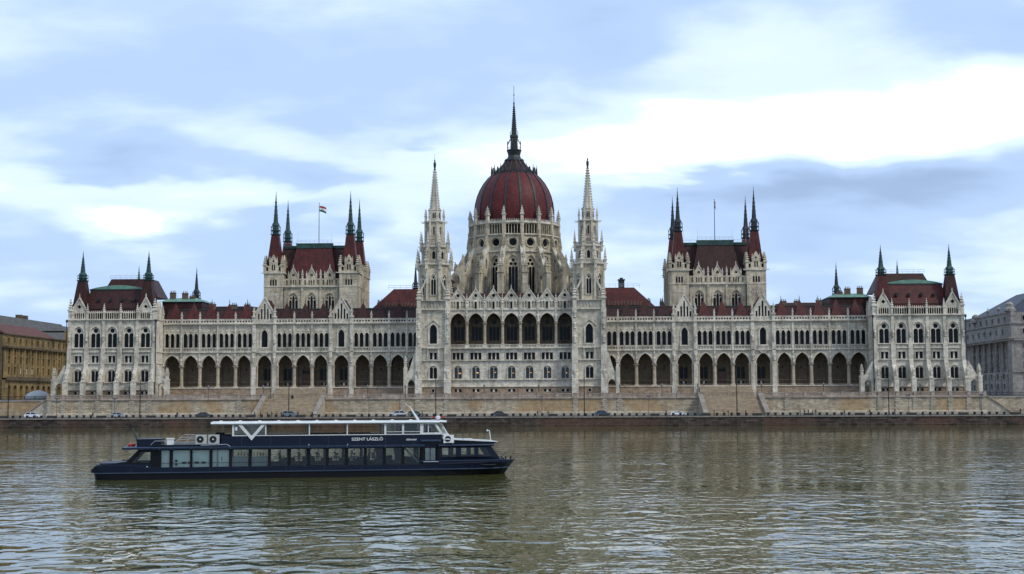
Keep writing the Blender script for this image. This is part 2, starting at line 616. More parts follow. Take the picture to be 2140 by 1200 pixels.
def sill(x0, x1, z=0.0, h=0.18, d=0.3):
    return lambda mb: mb.box(x0, x1, -d, 0.05, z - h, z)


def gablet(w_, z0, zt, t=0.22):
    """pointed hood over an arch"""
    def f(mb):
        mb.panel([(-w_, z0), (-w_ + t, z0), (0, zt - t * 1.5), (w_ - t, z0), (w_, z0), (0, zt)], [], -0.32, 0.02)
    return f


L3 = [lancet(x, 0, 3.3, 4.1, 0.98) for x in (-1.58, 0, 1.58)]
WT_L1 = lancet(0, 0, 3.3, 4.15, 1.16)
wtype('lancet', WT_L1, [WT_L1], hood=0.1, depth=0.45)
wtype('gable_win', lancet(0, 0, 3.6, 5.1, 1.9, 6), [lancet(0, .02, 3.6, 5.0, 1.74, 6)],
      hood=0.34, tracery=True, extra=joinf(gablet(1.6, 4.3, 6.2), sill(-1.5, 1.5)))
wtype('twin_rose', lancet(0, 0, 4.3, 5.95, 2.9, 6), [lancet(-.70, .05, 3.5, 4.1, 1.22), lancet(.70, .05, 3.5, 4.1, 1.22), circ(0, 4.85, .66)],
      hood=0.36, tracery=True, extra=sill(-1.9, 1.9))
RP = rect(-1.06, 1.06, 0, 2.0)
wtype('rect_pair', RP, [rect(-1.0, -.22, .04, 1.96), rect(.22, 1.0, .04, 1.96)], hood=0.14, tracery=True)
wtype('rect_triple', rect(-1.62, 1.62, 0, 2.05), [rect(x - .42, x + .42, .04, 2.0) for x in (-1.16, 0, 1.16)], hood=0.1, tracery=True)
wtype('twin_low', lancet(0, 0, 2.5, 3.65, 2.3, 6), [lancet(-.55, .04, 2.65, 3.2, .95), lancet(.55, .04, 2.65, 3.2, .95)], hood=0.22, tracery=True, extra=sill(-1.4, 1.4))
wtype('twin_hall', lancet(0, 0, 2.5, 3.65, 2.3, 6), [lancet(-.55, .04, 2.65, 3.2, .95), lancet(.55, .04, 2.65, 3.2, .95)], hood=0.22, tracery=True, extra=sill(-1.4, 1.4), glass='hall_glass')
wtype('base_pair', rect(-1.05, 1.05, 0, .85), [rect(-1.0, -.27, .03, .82), rect(.27, 1.0, .03, .82)], hood=0, tracery=True)
wtype('base_one', rect(-.4, .4, 0, .85), [rect(-.4, .4, 0, .85)], hood=0.08)
wtype('chamber', lancet(0, 0, 4.2, 6.1, 2.9, 7), [lancet(x, .05, 3.5 + (.9 if x == 0 else 0), 4.0 + (1.3 if x == 0 else 0), .76) for x in (-.92, 0, .92)]
      + [circ(-.78, 4.55, .3), circ(.78, 4.55, .3)], hood=0.3, tracery=True, frame='cream')
wtype('slit', lancet(0, 0, 1.5, 1.85, .52), [lancet(0, 0, 1.5, 1.85, .52)], hood=0, depth=0.3)
wtype('drum_tall', lancet(0, 0, 9.3, 11.5, 3.0, 7), [lancet(x, .05, 7.5, 8.1, .82) for x in (-.95, 0, .95)] + [circ(-.62, 8.85, .5), circ(.62, 8.85, .5), circ(0, 9.95, .52)],
      hood=0.3, tracery=True, frame='cream', depth=0.7)
wtype('rose', circ(0, 0, 1.35, 20), [circ(0, 0, 1.2, 32, 1)], hood=0.28, tracery=True, frame='cream', depth=0.6)
wtype('loggia_twin', lancet(0, 0, 3.4, 4.4, 2.5, 6), [lancet(-.6, .05, 2.9, 3.5, 1.0), lancet(.6, .05, 2.9, 3.5, 1.0)], hood=0.15, tracery=True, frame='loggia')
wtype('hall_window', lancet(0, 0, 5.2, 6.9, 3.1, 7), [lancet(x, .05, 3.6, 4.2, .88) for x in (-1.0, 0, 1.0)] + [circ(0, 5.5, .75, 12)], hood=0.2, tracery=True, frame='loggia')
wtype('tower_big', lancet(0, 0, 3.9, 5.5, 2.2, 7), [lancet(0, .02, 3.9, 5.4, 2.0, 7)], hood=0.42, tracery=True, extra=gablet(2.2, 5.0, 7.0, .25))
wtype('belfry', lancet(0, 0, 4.7, 5.9, 1.5, 6), [lancet(-.36, .05, 4.0, 4.5, .6), lancet(.36, .05, 4.0, 4.5, .6), circ(0, 4.95, .3)], hood=0.2, tracery=True)
wtype('belfry_small', lancet(0, 0, 1.6, 2.3, .9, 5), [lancet(0, 0, 1.6, 2.3, .9, 5)], hood=0.14, depth=.35)
wtype('belfry_slit', lancet(0, 0, 2.1, 2.6, .5, 4), [lancet(0, 0, 2.1, 2.6, .5, 4)], hood=0.12, depth=.3)
wtype('rosette', circ(0, 0, .55, 12), [circ(0, 0, .5, 16, 1)], hood=0.12, tracery=True)
wtype('trefoil', circ(0, 0, .5, 12), [circ(0, .2, .24, 8), circ(-.22, -.14, .24, 8), circ(.22, -.14, .24, 8)], hood=0.0, tracery=True, frame='cream', glass='void')
wtype('dark_slit', lancet(0, 0, 1.35, 1.6, .42, 3), [lancet(0, 0, 1.35, 1.6, .42, 3)], hood=0, depth=0.4, glass='void')
wtype('gable_slit', rect(-.3, .3, 0, 2.0), [rect(-.3, .3, 0, 2.0)], hood=0.08, depth=0.3)

# ---- shared small carved pieces


def mb_pinnacle(h, a=0.22):
    mb = MB()
    mb.frus(0, 0, 0, h * .42, a, a, a, a)
    mb.frus(0, 0, h * .40, h * .47, a * 1.5, a * 1.5, a * 1.5, a * 1.5)
    mb.frus(0, 0, h * .47, h * .96, a * 1.05, a * 1.05, a * .12, a * .12)
    for q in (.58, .7, .82):
        k = a * (1.7 - 1.25 * (q - .47) / .5)
        mb.frus(0, 0, h * q, h * (q + .035), k, k, k * .7, k * .7)
    mb.frus(0, 0, h * .93, h, a * .42, a * .42, a * .1, a * .1)
    return mb


PIN = {}


def pin(x, y, z, h=2.2, a=0.22, mt='trim', parent=None, rz=0.0):
    k = (round(h, 1), round(a, 2), mt)
    if k not in PIN:
        PIN[k] = mb_pinnacle(*k[:2]).mesh('pinnacle', M[mt])
    return ob('pinnacle', PIN[k], parent or PB, (x, y, z), rz)


def mb_statue(h=2.1):
    mb = MB()
    q = h / 2.1
    mb.lathe([(.34 * q, 0), (.36 * q, .12 * q), (.22 * q, .16 * q), (.30 * q, .3 * q), (.26 * q, .9 * q), (.33 * q, 1.4 * q), (.27 * q, 1.62 * q), (.09 * q, 1.7 * q),
              (.14 * q, 1.82 * q), (.14 * q, 1.98 * q), (.05 * q, 2.1 * q)], 7, 0, 0, 0, 0, True, 1, .75)
    mb.tube((.3 * q, 0, 1.5 * q), (.36 * q, -.16 * q, 1.0 * q), .09 * q, 5)
    mb.tube((-.3 * q, 0, 1.5 * q), (-.2 * q, -.28 * q, 1.1 * q), .09 * q, 5)
    return mb


STAT = mb_statue().mesh('statue', M['trim'], True)


def statue(x, y, z, sc=1.0):
    return ob('statue', STAT, PB, (x, y, z), random.uniform(-.5, .5), sc)


def mb_column(h, r):
    sh = MB().lathe([(r, .45), (r * .97, h * .5), (r * .92, h - .7)], 12)
    ba = MB().box(-r * 1.35, r * 1.35, -r * 1.35, r * 1.35, 0, .22).lathe([(r * 1.3, .22), (r * 1.3, .32), (r * 1.08, .45)], 12)
    ca = MB().lathe([(r * .92, h - .7), (r * 1.1, h - .62), (r * 1.0, h - .5), (r * 1.4, h - .15)], 12).box(-r * 1.45, r * 1.45, -r * 1.45, r * 1.45, h - .15, h)
    return [m_.mesh(n, M['column'], False) for m_, n in ((sh, 'column'), (ba, 'base'), (ca, 'capital'))]


def column(ms, x, y, z):
    o = ob('column', ms[0], PB, (x, y, z))
    ob('base', ms[1], o, (x, y, z))
    ob('capital', ms[2], o, (x, y, z))


def mb_balustrade(L, h, n, t=0.22, post=True):
    mb = MB().box(-L / 2, L / 2, -t / 2, t / 2, 0, h * .16).box(-L / 2, L / 2, -t * .62, t * .62, h * .84, h)
    for i in range(n):
        x = -L / 2 + L * (i + .5) / n
        wv = min(.09, L / n * .3)
        mb.box(x - wv, x + wv, -t * .32, t * .32, h * .16, h * .84)
    return mb


BAL = {}


def balus(x, y, z, L, h, n, mt='trim', rz=0.0, parent=None, t=.22):
    k = (round(L, 2), round(h, 2), n, mt, t)
    if k not in BAL:
        BAL[k] = mb_balustrade(L, h, n, t).mesh('balustrade', M[mt])
    return ob('balustrade', BAL[k], parent or PB, (x, y, z), rz)


def mb_turret(z_roof, half0, half1, h_roof, h_lant, h_spire, r_l):
    """red pyramid, green gallery lantern, spire (three meshes)"""
    a = MB().frus(0, 0, 0, h_roof, half0, half0, half1, half1)
    b = MB()
    z = h_roof
    b.frus(0, 0, z, z + .25, half1 * 1.15, half1 * 1.15, half1 * 1.25, half1 * 1.25)
    b.lathe([(r_l * .8, z + .2), (r_l * .75, z + h_lant)], 8, rot=PI / 8)
    for k in range(8):
        an = PI / 8 + k * PI / 4
        b.tube((half1 * 1.3 * math.sin(an), half1 * 1.3 * math.cos(an), z + .2), (half1 * 1.3 * math.sin(an), half1 * 1.3 * math.cos(an), z + h_lant * .95), .07, 4)
        b.tube((half1 * 1.3 * math.sin(an), half1 * 1.3 * math.cos(an), z + h_lant * .7), (r_l * .7 * math.sin(an), r_l * .7 * math.cos(an), z + h_lant * 1.25), .06, 4)
    b.lathe([(half1 * 1.38, z + h_lant * .42), (half1 * 1.38, z + h_lant * .5)], 8, rot=PI / 8, cap=True)
    c = MB()
    z1 = z + h_lant
    c.lathe([(r_l * .95, z1 - .1), (r_l * .6, z1 + h_spire * .08), (r_l * .5, z1 + h_spire * .22), (r_l * .08, z1 + h_spire * .86), (.03, z1 + h_spire)], 8, rot=PI / 8)
    for q in (.3, .42, .54, .66):
        k = r_l * (.62 - .6 * (q - .2))
        c.lathe([(k, z1 + h_spire * q), (k * .8, z1 + h_spire * (q + .02))], 8, rot=PI / 8)
    c.lathe([(.13, z1 + h_spire * .84), (.13, z1 + h_spire * .865)], 6)
    return a, b, c


def turret(name, x, y, z, spec, mts, parent=None):
    a, b, c = spec
    o = ob(name, a.mesh(name, M[mts[0]]), parent or PB, (x, y, z))
    ob('lantern', b.mesh('lantern', M[mts[1]]), o, (x, y, z))
    ob('spire', c.mesh('spire', M[mts[2]]), o, (x, y, z))
    return o


# ------------------------------------------------------------------ long wings
EDG = [27.2, 30.7, 35.9, 41.1, 46.8, 53.0, 58.5, 63.7, 69.4, 75.5, 81.0, 86.2, 91.5, 96.9, 102.3]
GAB = (4, 8)
WIDE = (46.8, 53.0, 69.4, 75.5)
ZF, ZS, ZA = 10.8, 17.0, 20.15
COLM = mb_column(ZS - ZF, 0.52)
for s in (-1, 1):
    lo = [(s * 27.2, 21.1), (s * 27.2, ZS)]
    up_h, wins = [], []
    for i in range(len(EDG) - 1):
        a, b = EDG[i], EDG[i + 1]
        cx_ = (a + b) / 2
        j0 = a + (.95 if a in WIDE else .5)
        j1 = b - (.95 if b in WIDE else .5)
        if i == 0:
            j0 = a + .1
        if i == len(EDG) - 2:
            j1 = b - .3
        crv = archcurve(j0, j1, ZS, ZA - (.5 if i == 0 else 0), 7)
        lo += [(s * x, z) for x, z in crv]
        # carved moulding around each arch
        mo = MB()
        gr = ccw([(x, z) for x, z in archcurve(j0 - .32, j1 + .32, ZS + .02, ZA + .42, 7)] + list(reversed(archcurve(j0 - .05, j1 + .05, ZS + .02, ZA + .08, 7))))
        mo.panel([(s * x, z) for x, z in gr], [], -.16, .02)
        if i > 0:
            part('arch_moulding', mo, 'trim')
        if i in GAB:
            up_h.append(hole('gable_win', s * cx_, 22.5))
            wins.append(('gable_win', s * cx_, 22.5))
        elif i == 0:
            for q in (-.85, .75):
                up_h.append(hole('lancet', s * (cx_ + q), 22.5))
                wins.append(('lancet', s * (cx_ + q), 22.5))
        else:
            for q in (-1.58, 0, 1.58):
                up_h.append(hole('lancet', s * (cx_ + q), 22.5))
                wins.append(('lancet', s * (cx_ + q), 22.5))
    lo += [(s * 102.3, ZS), (s * 102.3, 21.1)]
    part('arcade_wall', MB().panel(lo, [], 0, 1.0, 0, True), 'wing')
    part('wing_wall', MB().panel(rect(s * 27.2, s * 102.3, 21.1, 29.1), up_h, 0.003, .5), 'wing')
    for k, x, z in wins:
        win(k, x, 0.003, z)
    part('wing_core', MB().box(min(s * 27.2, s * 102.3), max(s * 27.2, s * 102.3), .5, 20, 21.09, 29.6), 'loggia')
    x0, x1 = sorted((s * 27.2, s * 102.3))
    # loggia back wall with doors and windows
    bh, bw_ = [], []
    for i in (4, 5, 6, 7, 8):
        cx_ = s * (EDG[i] + EDG[i + 1]) / 2
        if i == 6:
            continue
        bh.append(hole('loggia_twin', cx_, 12.9))
        bw_.append(('loggia_twin', cx_, 12.9))
        bh.append(hole('base_pair', cx_, 11.3))
        bw_.append(('base_pair', cx_, 11.3))
    dx_ = s * (EDG[6] + EDG[7]) / 2
    dh = lancet(dx_, 10.85, 15.2, 16.4, 2.3, 6)
    bh.append(dh)
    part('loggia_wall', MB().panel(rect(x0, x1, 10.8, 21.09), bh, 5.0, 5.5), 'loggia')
    for k, x, z in bw_:
        win(k, x, 5.0, z)
    dr = part('door', MB().box(-1.15, 1.15, 0, .1, 0, 3.9).box(-.04, .04, -.03, 0, 0, 3.9).box(-1.15, 1.15, -.03, 0, 3.85, 4.0), 'wood', loc=(dx_, 5.3, 10.86))
    for q in (-.55, .55):
        ob('pane', MB().panel(lancet(0, 0, .35, .9, .9, 4), [], 0, .04).mesh('pane', M['pane']), dr, (dx_ + q, 5.3, 14.95))
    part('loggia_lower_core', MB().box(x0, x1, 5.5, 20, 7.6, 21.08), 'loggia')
    part('loggia_floor', MB().box(x0, x1, -.7, 5.0, 10.55, 10.8), 'trim')
    part('wing_plinth', MB().box(x0, x1, -.5, 5.0, 7.6, 10.55), 'plinth')
    part('string_course', MB().box(x0, x1, -.5, .01, 20.95, 21.15).box(x0, x1, -.25, .01, 29.1, 29.25), 'trim')
    part('cornice', MB().box(x0, x1, -.7, .45, 29.25, 29.5), 'trim')
    # dentils under the cornice
    dm = MB()
    x = 27.5
    while x < 102:
        dm.box(s * x - .14, s * x + .14, -.3, 0, 28.85, 29.1)
        x += .62
    part('dentils', dm, 'trim')['kind'] = 'stuff'
    # main roof
    part('wing_roof', MB().prismx([(.6, 29.6), (5.2, 33.9), (12, 34.3), (19, 29.6)], x0, x1), 'roof_dark')
    part('roof_ridge', MB().box(x0, x1, 5.0, 5.35, 33.85, 34.15), 'copper')
    for i in range(len(EDG) - 1):
        a, b = EDG[i], EDG[i + 1]
        cx_ = s * (a + b) / 2
        L = b - a
        if i in GAB:
            # gabled bay
            gp = [(cx_ - 2.55, 29.5), (cx_ + 2.55, 29.5), (cx_ + 2.55, 32.6), (cx_, 37.0), (cx_ - 2.55, 32.6)]
            hl = [rect(cx_ + q - .24, cx_ + q + .24, 30.7, t) for q, t in ((-1.75, 32.3), (-.9, 33.7), (0, 35.2), (.9, 33.7), (1.75, 32.3))]
            go = part('gable', MB().panel(gp, hl, -.12, .35), 'white')
            for q, t in ((-1.75, 32.3), (-.9, 33.7), (0, 35.2), (.9, 33.7), (1.75, 32.3)):
                ob('pane', MB().box(-.24, .24, 0, .04, 0, t - 30.7).mesh('pane', M['pane']), go, (cx_ + q, .2, 30.7))
            cp = MB()
            cp.panel([(cx_ - 2.95, 32.4), (cx_ - 2.6, 32.4), (cx_, 36.9), (cx_ + 2.6, 32.4), (cx_ + 2.95, 32.4), (cx_, 37.5)], [], -.3, .5)
            ob('gable_coping', cp.mesh('gable_coping', M['trim']), go)
            rm = MB()
            rm.add([(cx_ - 2.6, .34, 32.3), (cx_ + 2.6, .34, 32.3), (cx_, .34, 36.75), (cx_ - 2.6, 9.5, 32.3), (cx_ + 2.6, 9.5, 32.3), (cx_, 9.5, 36.75)],
                   [(0, 1, 2), (5, 4, 3), (0, 2, 5, 3), (1, 4, 5, 2), (0, 3, 4, 1)])
            part('gable_roof', rm, 'roof_dark')
            part('gable_cheek', MB().box(cx_ - 2.55, cx_ + 2.55, .36, 9.4, 29.6, 32.29), 'cream')
            pin(cx_, -.1, 36.8, 1.5, .16)
            balus(cx_, -.45, 21.15, 2.9, 1.15, 9)
            part('balcony', MB().box(cx_ - 1.6, cx_ + 1.6, -.62, .01, 20.86, 21.14).frus(cx_, -.2, 20.0, 20.86, .5, .12, 1.5, .3), 'trim')
            part('gable_bay_panel', MB().box(cx_ - 2.2, cx_ + 2.2, -.08, 0, 29.6, 30.3), 'trim')
        else:
            balus(cx_, -.22, 21.16, round(L - .5, 1), 1.15, 6 if i else 3)
            # pierced parapet
            lw = L - .5
            n_h = 6 if i else 3
            pm = MB().panel(rect(-lw / 2, lw / 2, 0, 1.15), [circ(-lw / 2 + lw * (k + .5) / n_h, .58, .3, 8) for k in range(n_h)], -.13, .1, 0, True)
            pm.box(-lw / 2, lw / 2, -.2, .16, 1.15, 1.3)
            part('parapet', pm, 'trim', loc=(cx_, -.2, 29.5))
            # steep pyramid roof over the bay
            if i:
                hw = min(2.25, L / 2 - .45)
                part('pyramid_roof', MB().frus(0, 0, 0, 5.4, hw, 2.3, .12, .12).box(-hw - .1, hw + .1, -2.4, 2.4, -.3, 0),
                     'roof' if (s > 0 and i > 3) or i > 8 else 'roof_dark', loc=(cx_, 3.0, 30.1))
                pin(cx_, 3.0, 35.4, 1.6, .07, 'lead')
            for q in ((-1.58, 0, 1.58) if i else (-.8, .7)):
                part('carved_boss', MB().frus(0, 0, 0, .45, .3, .1, .12, .06), 'trim', loc=(cx_ + q, -.06, 27.2))
    for i in range(1, len(EDG) - 1):
        x = s * EDG[i]
        if EDG[i] in WIDE:
            part('pier', MB().box(x - .72, x + .72, -.75, -.002, 7.6, 10.9).box(x - .6, x + .6, -.6, -.004, 10.9, 17.1).box(x - .72, x + .72, -.72, -.003, 17.1, 17.5)
                 .box(x - .5, x + .5, -.5, -.005, 17.5, 31.2).frus(x, -.35, 31.2, 31.6, .62, .4, .62, .4), 'white')
            for q in (-.95, .95):
                part('half_column', MB().lathe([(.42, 10.8), (.42, 11.1), (.3, 11.2), (.3, 16.4), (.42, 16.9), (.42, 17.05)], 8, x + q * .9, .3), 'column')
            pin(x, -.35, 31.6, 3.0, .28)
            statue(x, -.85, 18.0, 1.15)
            statue(x, -.72, 23.6, 1.0)
        else:
            column(COLM, x, .5, ZF)
            part('pilaster', MB().box(x - .24, x + .24, -.34, -.002, 20.3, 30.9).box(x - .32, x + .32, -.42, -.004, 21.0, 22.4).frus(x, -.2, 19.6, 20.3, .08, .08, .34, .2), 'white')
            pin(x, -.17, 30.9, 2.1, .22)
            statue(x, -.35, 17.35, 1.05)
    # roofs and courts behind the wing
    for q, zt in ((33.5, 35.2), (88.5, 36.2)):
        part('court_roof', MB().prismx([(20, 29.6), (24, zt), (38, zt + .5), (42, 29.6)], s * (q - 6.5), s * (q + 6.5)), 'roof_dark')

HL = MB().tube((0, 0, 0), (0, 0, 2.2), .03, 4).lathe([(.08, -.75), (.22, -.6), (.26, -.15), (.08, 0)], 8).mesh('hanging_lamp', M['iron'])
for s in (-1, 1):
    for i in range(1, len(EDG) - 1):
        if i in (4, 5, 6, 7, 8):
            continue
        ob('hanging_lamp', HL, PB, (s * (EDG[i] + EDG[i + 1]) / 2, 2.6, 16.4))
    # low stone bench and dado along the loggia wall
    x0, x1 = sorted((s * 27.2, s * 102.3))
    part('loggia_bench', MB().box(x0, x1, 4.45, 4.999, 10.8, 11.35).box(x0, x1, 4.9, 4.998, 12.35, 12.5), 'plinth')
    for e in EDG[1:-1]:
        part('vault_rib', MB().box(s * e - .3, s * e + .3, 1.0, 4.99, 19.9, 21.05).box(s * e - .3, s * e + .3, 4.6, 4.995, 11.35, 19.9), 'loggia')

# ------------------------------------------------------------------ end pavilions
PC = [105.25, 110.05, 114.85, 119.7, 124.6]
PE = [102.6, 107.6, 112.45, 117.3, 122.15, 127.2]
YP = -8.0
for s in (-1, 1):
    hs, ws = [], []
    for x in PC:
        for k, z in (('base_pair', 8.9), ('twin_low', 12.45), ('rect_pair', 18.0), ('twin_rose', 22.35)):
            hs.append(hole(k, s * x, z))
            ws.append((k, s * x, z))
    x0, x1 = sorted((s * 102.4, s * 127.7))
    part('pavilion_wall', MB().panel(rect(x0, x1, 10.2, 30.2), [h for h in hs if h[0][1] > 10], YP, YP + .5), 'white')
    part('pavilion_plinth', MB().panel(rect(x0 - .05, x1 + .05, 7.6, 10.2), [h for h in hs if h[0][1] < 10], YP - .1, YP + .5), 'plinth')
    for k, x, z in ws:
        win(k, x, YP - (.1 if z < 10 else 0), z)
    part('pavilion_core', MB().box(x0 + .02, x1 - .02, YP + .5, 24, 7.6, 31), 'white')
    part('string_course', MB().box(x0 - .2, x1 + .2, YP - .34, YP - .002, 10.1, 10.3).box(x0 - .2, x1 + .2, YP - .4, YP - .002, 12.15, 12.32)
         .box(x0 - .2, x1 + .2, YP - .4, YP - .002, 17.6, 17.78).box(x0 - .2, x1 + .2, YP - .45, YP - .002, 20.95, 21.12).box(x0 - .2, x1 + .2, YP - .45, YP - .002, 22.1, 22.25)
         .box(x0 - .3, x1 + .3, YP - .65, YP + .2, 30.2, 30.5), 'trim')
    dm = MB()
    x = x0 + .3
    while x < x1:
        dm.box(x - .13, x + .13, YP - .28, YP, 29.75, 30.2)
        x += .56
    part('dentils', dm, 'trim')['kind'] = 'stuff'
    for x in PC:
        balus(s * x, YP - .14, 21.13, 2.8, .97, 8)
    # parapet storey: open arcade strip between gables
    for i in (1, 2, 3):
        x = s * PC[i]
        hl = [lancet(x - 1.92 + k * .64, 30.62, 32.0, 32.4, .48, 3) for k in range(7)]
        part('parapet_arcade', MB().panel(rect(x - 2.2, x + 2.2, 30.5, 32.6), hl, YP, YP + .35, 0, True), 'white')
        cm = MB()
        for k in range(8):
            cm.frus(x - 2.0 + k * .57, YP + .17, 32.6, 33.0, .16, .12, .03, .03)
        part('cresting', cm, 'trim')['kind'] = 'stuff'
    part('arcade_shade_backing', MB().box(min(s * 107, s * 123), max(s * 107, s * 123), YP + .5, YP + .7, 30.5, 32.55), 'void')  # black sheet added behind the arcade, its colour standing in for shade
    for i in (0, 4):
        x = s * PC[i]
        gp = [(x - 2.25, 30.5), (x + 2.25, 30.5), (x + 2.25, 32.7), (x, 36.6), (x - 2.25, 32.7)]
        hl = [lancet(x - 1.2 + k * .6, 30.7, 32.0, 32.4, .43, 3) for k in range(5)] + [circ(x, 34.1, .62, 4)]
        part('gable', MB().panel(gp, hl, YP - .05, YP + .4, 0, True), 'white')
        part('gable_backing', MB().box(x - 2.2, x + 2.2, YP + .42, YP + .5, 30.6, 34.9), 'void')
        part('gable_coping', MB().panel([(x - 2.6, 32.5), (x - 2.25, 32.5), (x, 36.5), (x + 2.25, 32.5), (x + 2.6, 32.5), (x, 37.0)], [], YP - .25, YP + .6), 'trim')
        pin(x, YP + .1, 36.7, 1.3, .14)
        turret('turret_roof', x + s * .3, YP + 3.2, 32.6, mb_turret(0, 2.35, 1.12, 9.2, 1.9, 7.0, 1.25), ('roof' if s > 0 and i == 0 else 'roof_dark', 'copper', 'copper'))
        part('turret_base', MB().box(x + s * .3 - 2.35, x + s * .3 + 2.35, YP + .55, YP + 5.6, 30.9, 32.6), 'cream')
    for x in PE:
        b = MB()
        xx = s * x
        b.box(xx - .42, xx + .42, YP - .42, YP - .004, 17.7, 30.25)
        b.box(xx - .62, xx + .62, YP - .62, YP - .006, 17.5, 22.3)
        # sloping lower buttress
        b.prismx([(YP - .008, 17.6), (YP - .75, 17.6), (YP - 1.1, 16.2), (YP - 2.9, 13.6), (YP - 2.9, 12.4), (YP - .008, 12.4)], xx - .55, xx + .55)
        b.box(xx - .62, xx + .62, YP - 3.5, YP - 2.1, 7.6, 12.4)
        b.box(xx - .72, xx + .72, YP - 3.6, YP - 2.0, 12.3, 12.6)
        part('buttress', b, 'white')
        statue(xx, YP - 2.9, 13.4, 1.15)
        statue(xx, YP - .65, 24.2, 1.05)
        if x not in (102.6, 127.2):
            pin(xx, YP - .1, 30.5, 4.6, .27)
        else:
            pin(xx, YP + .2, 30.5, 6.0, .5)
            pin(xx - s * .9 * (1 if x > 110 else -1), YP - .3, 30.4, 3.6, .28)
    # corner buttresses that splay sideways, each with a passage arch and a small pinnacled pier
    for x, d in ((127.5, 1), (102.6, -1)):
        q = s * d
        X = lambda a: s * x + q * a
        # panel in X-Z plane: sloping flank with arched passage
        pl = [(X(.2), 7.6), (X(3.9), 7.6), (X(3.9), 13.0), (X(3.0), 13.6), (X(1.0), 17.2), (X(.2), 17.6)]
        part('splayed_buttress', MB().panel(pl, [lancet(X(2.3), 7.65, 10.9, 12.1, 1.9, 5)], YP - .6, YP + .7, 0, True), 'white')
        part('corner_pier', MB().box(X(3.9) - .55, X(3.9) + .55, YP - 1.2, YP + .9, 7.6, 12.9).frus(X(3.9), YP - .2, 12.9, 13.3, .7, .9, .7, .9), 'white')
        pin(X(3.9), YP - .6, 13.3, 3.2, .3)
        pin(X(3.9), YP + .5, 13.3, 3.2, .3)
    # side of the pavilion facing the court: blind arches and strings
    xi = s * 102.4
    sm = MB()
    for z in (12.2, 17.7, 21.0, 30.3):
        sm.box(min(xi, xi - s * .2), max(xi, xi - s * .2), YP, 0, z, z + .25)
    part('side_strings', sm, 'trim')
    part('side_gable', MB().frus(xi + s * .3, -3.2, 30.5, 32.5, .35, 2.6, .35, 2.6).frus(xi + s * .3, -3.2, 32.5, 36.0, .35, 2.6, .3, .1), 'white')
    for yy in (-6.6, -5.4, -.6):
        pin(xi, yy, 30.5, 4.4, .3)
    # roofs
    rx0, rx1 = sorted((s * 107.4, s * 122.6))
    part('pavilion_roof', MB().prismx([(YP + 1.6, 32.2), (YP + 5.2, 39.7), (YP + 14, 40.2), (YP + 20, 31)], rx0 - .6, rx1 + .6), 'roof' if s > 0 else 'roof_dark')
    bl = MB()
    n_ = 10
    pts = [(rx0 - .8 + (rx1 - rx0 + 1.6) * k / n_, 39.72 + 1.05 * math.sin(PI * k / n_)) for k in range(n_ + 1)]
    bl.panel([(rx0 - .8, 39.6)] + [(rx1 + .8, 39.6)] + list(reversed(pts[1:-1])), [], YP + 5.0, YP + 5.9, 0, True)
    part('copper_crest', bl, 'copper_light')
    part('roof_eave', MB().box(rx0 - .8, rx1 + .8, YP + 4.85, YP + 5.6, 39.2, 39.62), 'lead')
    for k in range(4):
        x = rx0 + 2.4 + k * 3.5
        part('dormer', MB().box(x - .35, x + .35, YP + 2.7, YP + 4, 36.0, 36.55).frus(x, YP + 3.3, 36.55, 36.85, .42, .7, .1, .7), 'lead')
    part('snow_guard', MB().box(rx0, rx1, YP + 2.05, YP + 2.2, 33.6, 33.72), 'iron')
    part('rear_roof', MB().frus(s * 115, 13, 38, 43.6, 8.6, 6, 6.0, 4.0), 'roof_dark')
    rl = MB()
    for z in (44.1, 44.7):
        rl.tube((s * 115 - 6.4, 9, z), (s * 115 + 6.4, 9, z), .05, 4)
    for k in range(9):
        rl.tube((s * 115 - 6.4 + 1.6 * k, 9, 43.5), (s * 115 - 6.4 + 1.6 * k, 9, 44.75), .04, 4)
    part('roof_railing', rl, 'steel')
    turret('rear_turret', s * 116.7, 22, 34.6, mb_turret(0, 1.6, .9, 6.2, 1.6, 6.6, .95), ('roof_dark', 'lead', 'copper'))
    turret('court_turret', s * 97.0, 16, 33.0, mb_turret(0, 1.7, .95, 5.0, 2.2, 7.6, 1.0), ('roof_dark', 'lead', 'lead'))
    part('court_block', MB().box(min(s * 94, s * 106), max(s * 94, s * 106), 11, 26, 29.6, 36.8), 'roof_dark')
    part('court_block_roof', MB().frus(s * 100, 18.5, 36.8, 38.0, 6.4, 7.9, 4.0, 6), 'copper_light')
    for cx_, cz in ((97.2, 36.6), (99.5, 37.6), (103.2, 37.8), (91, 34.2), (84.5, 34.0), (80.5, 34.0)):
        ch = MB().box(-.85, .85, -.5, .5, 0, 1.7).box(-.95, .95, -.6, .6, 1.7, 1.9)
        for q in (-.55, 0, .55):
            ch.lathe([(.14, 1.9), (.12, 2.5)], 6, q, 0)
        part('chimney', ch, 'brick', loc=(s * cx_, 12.5, cz))

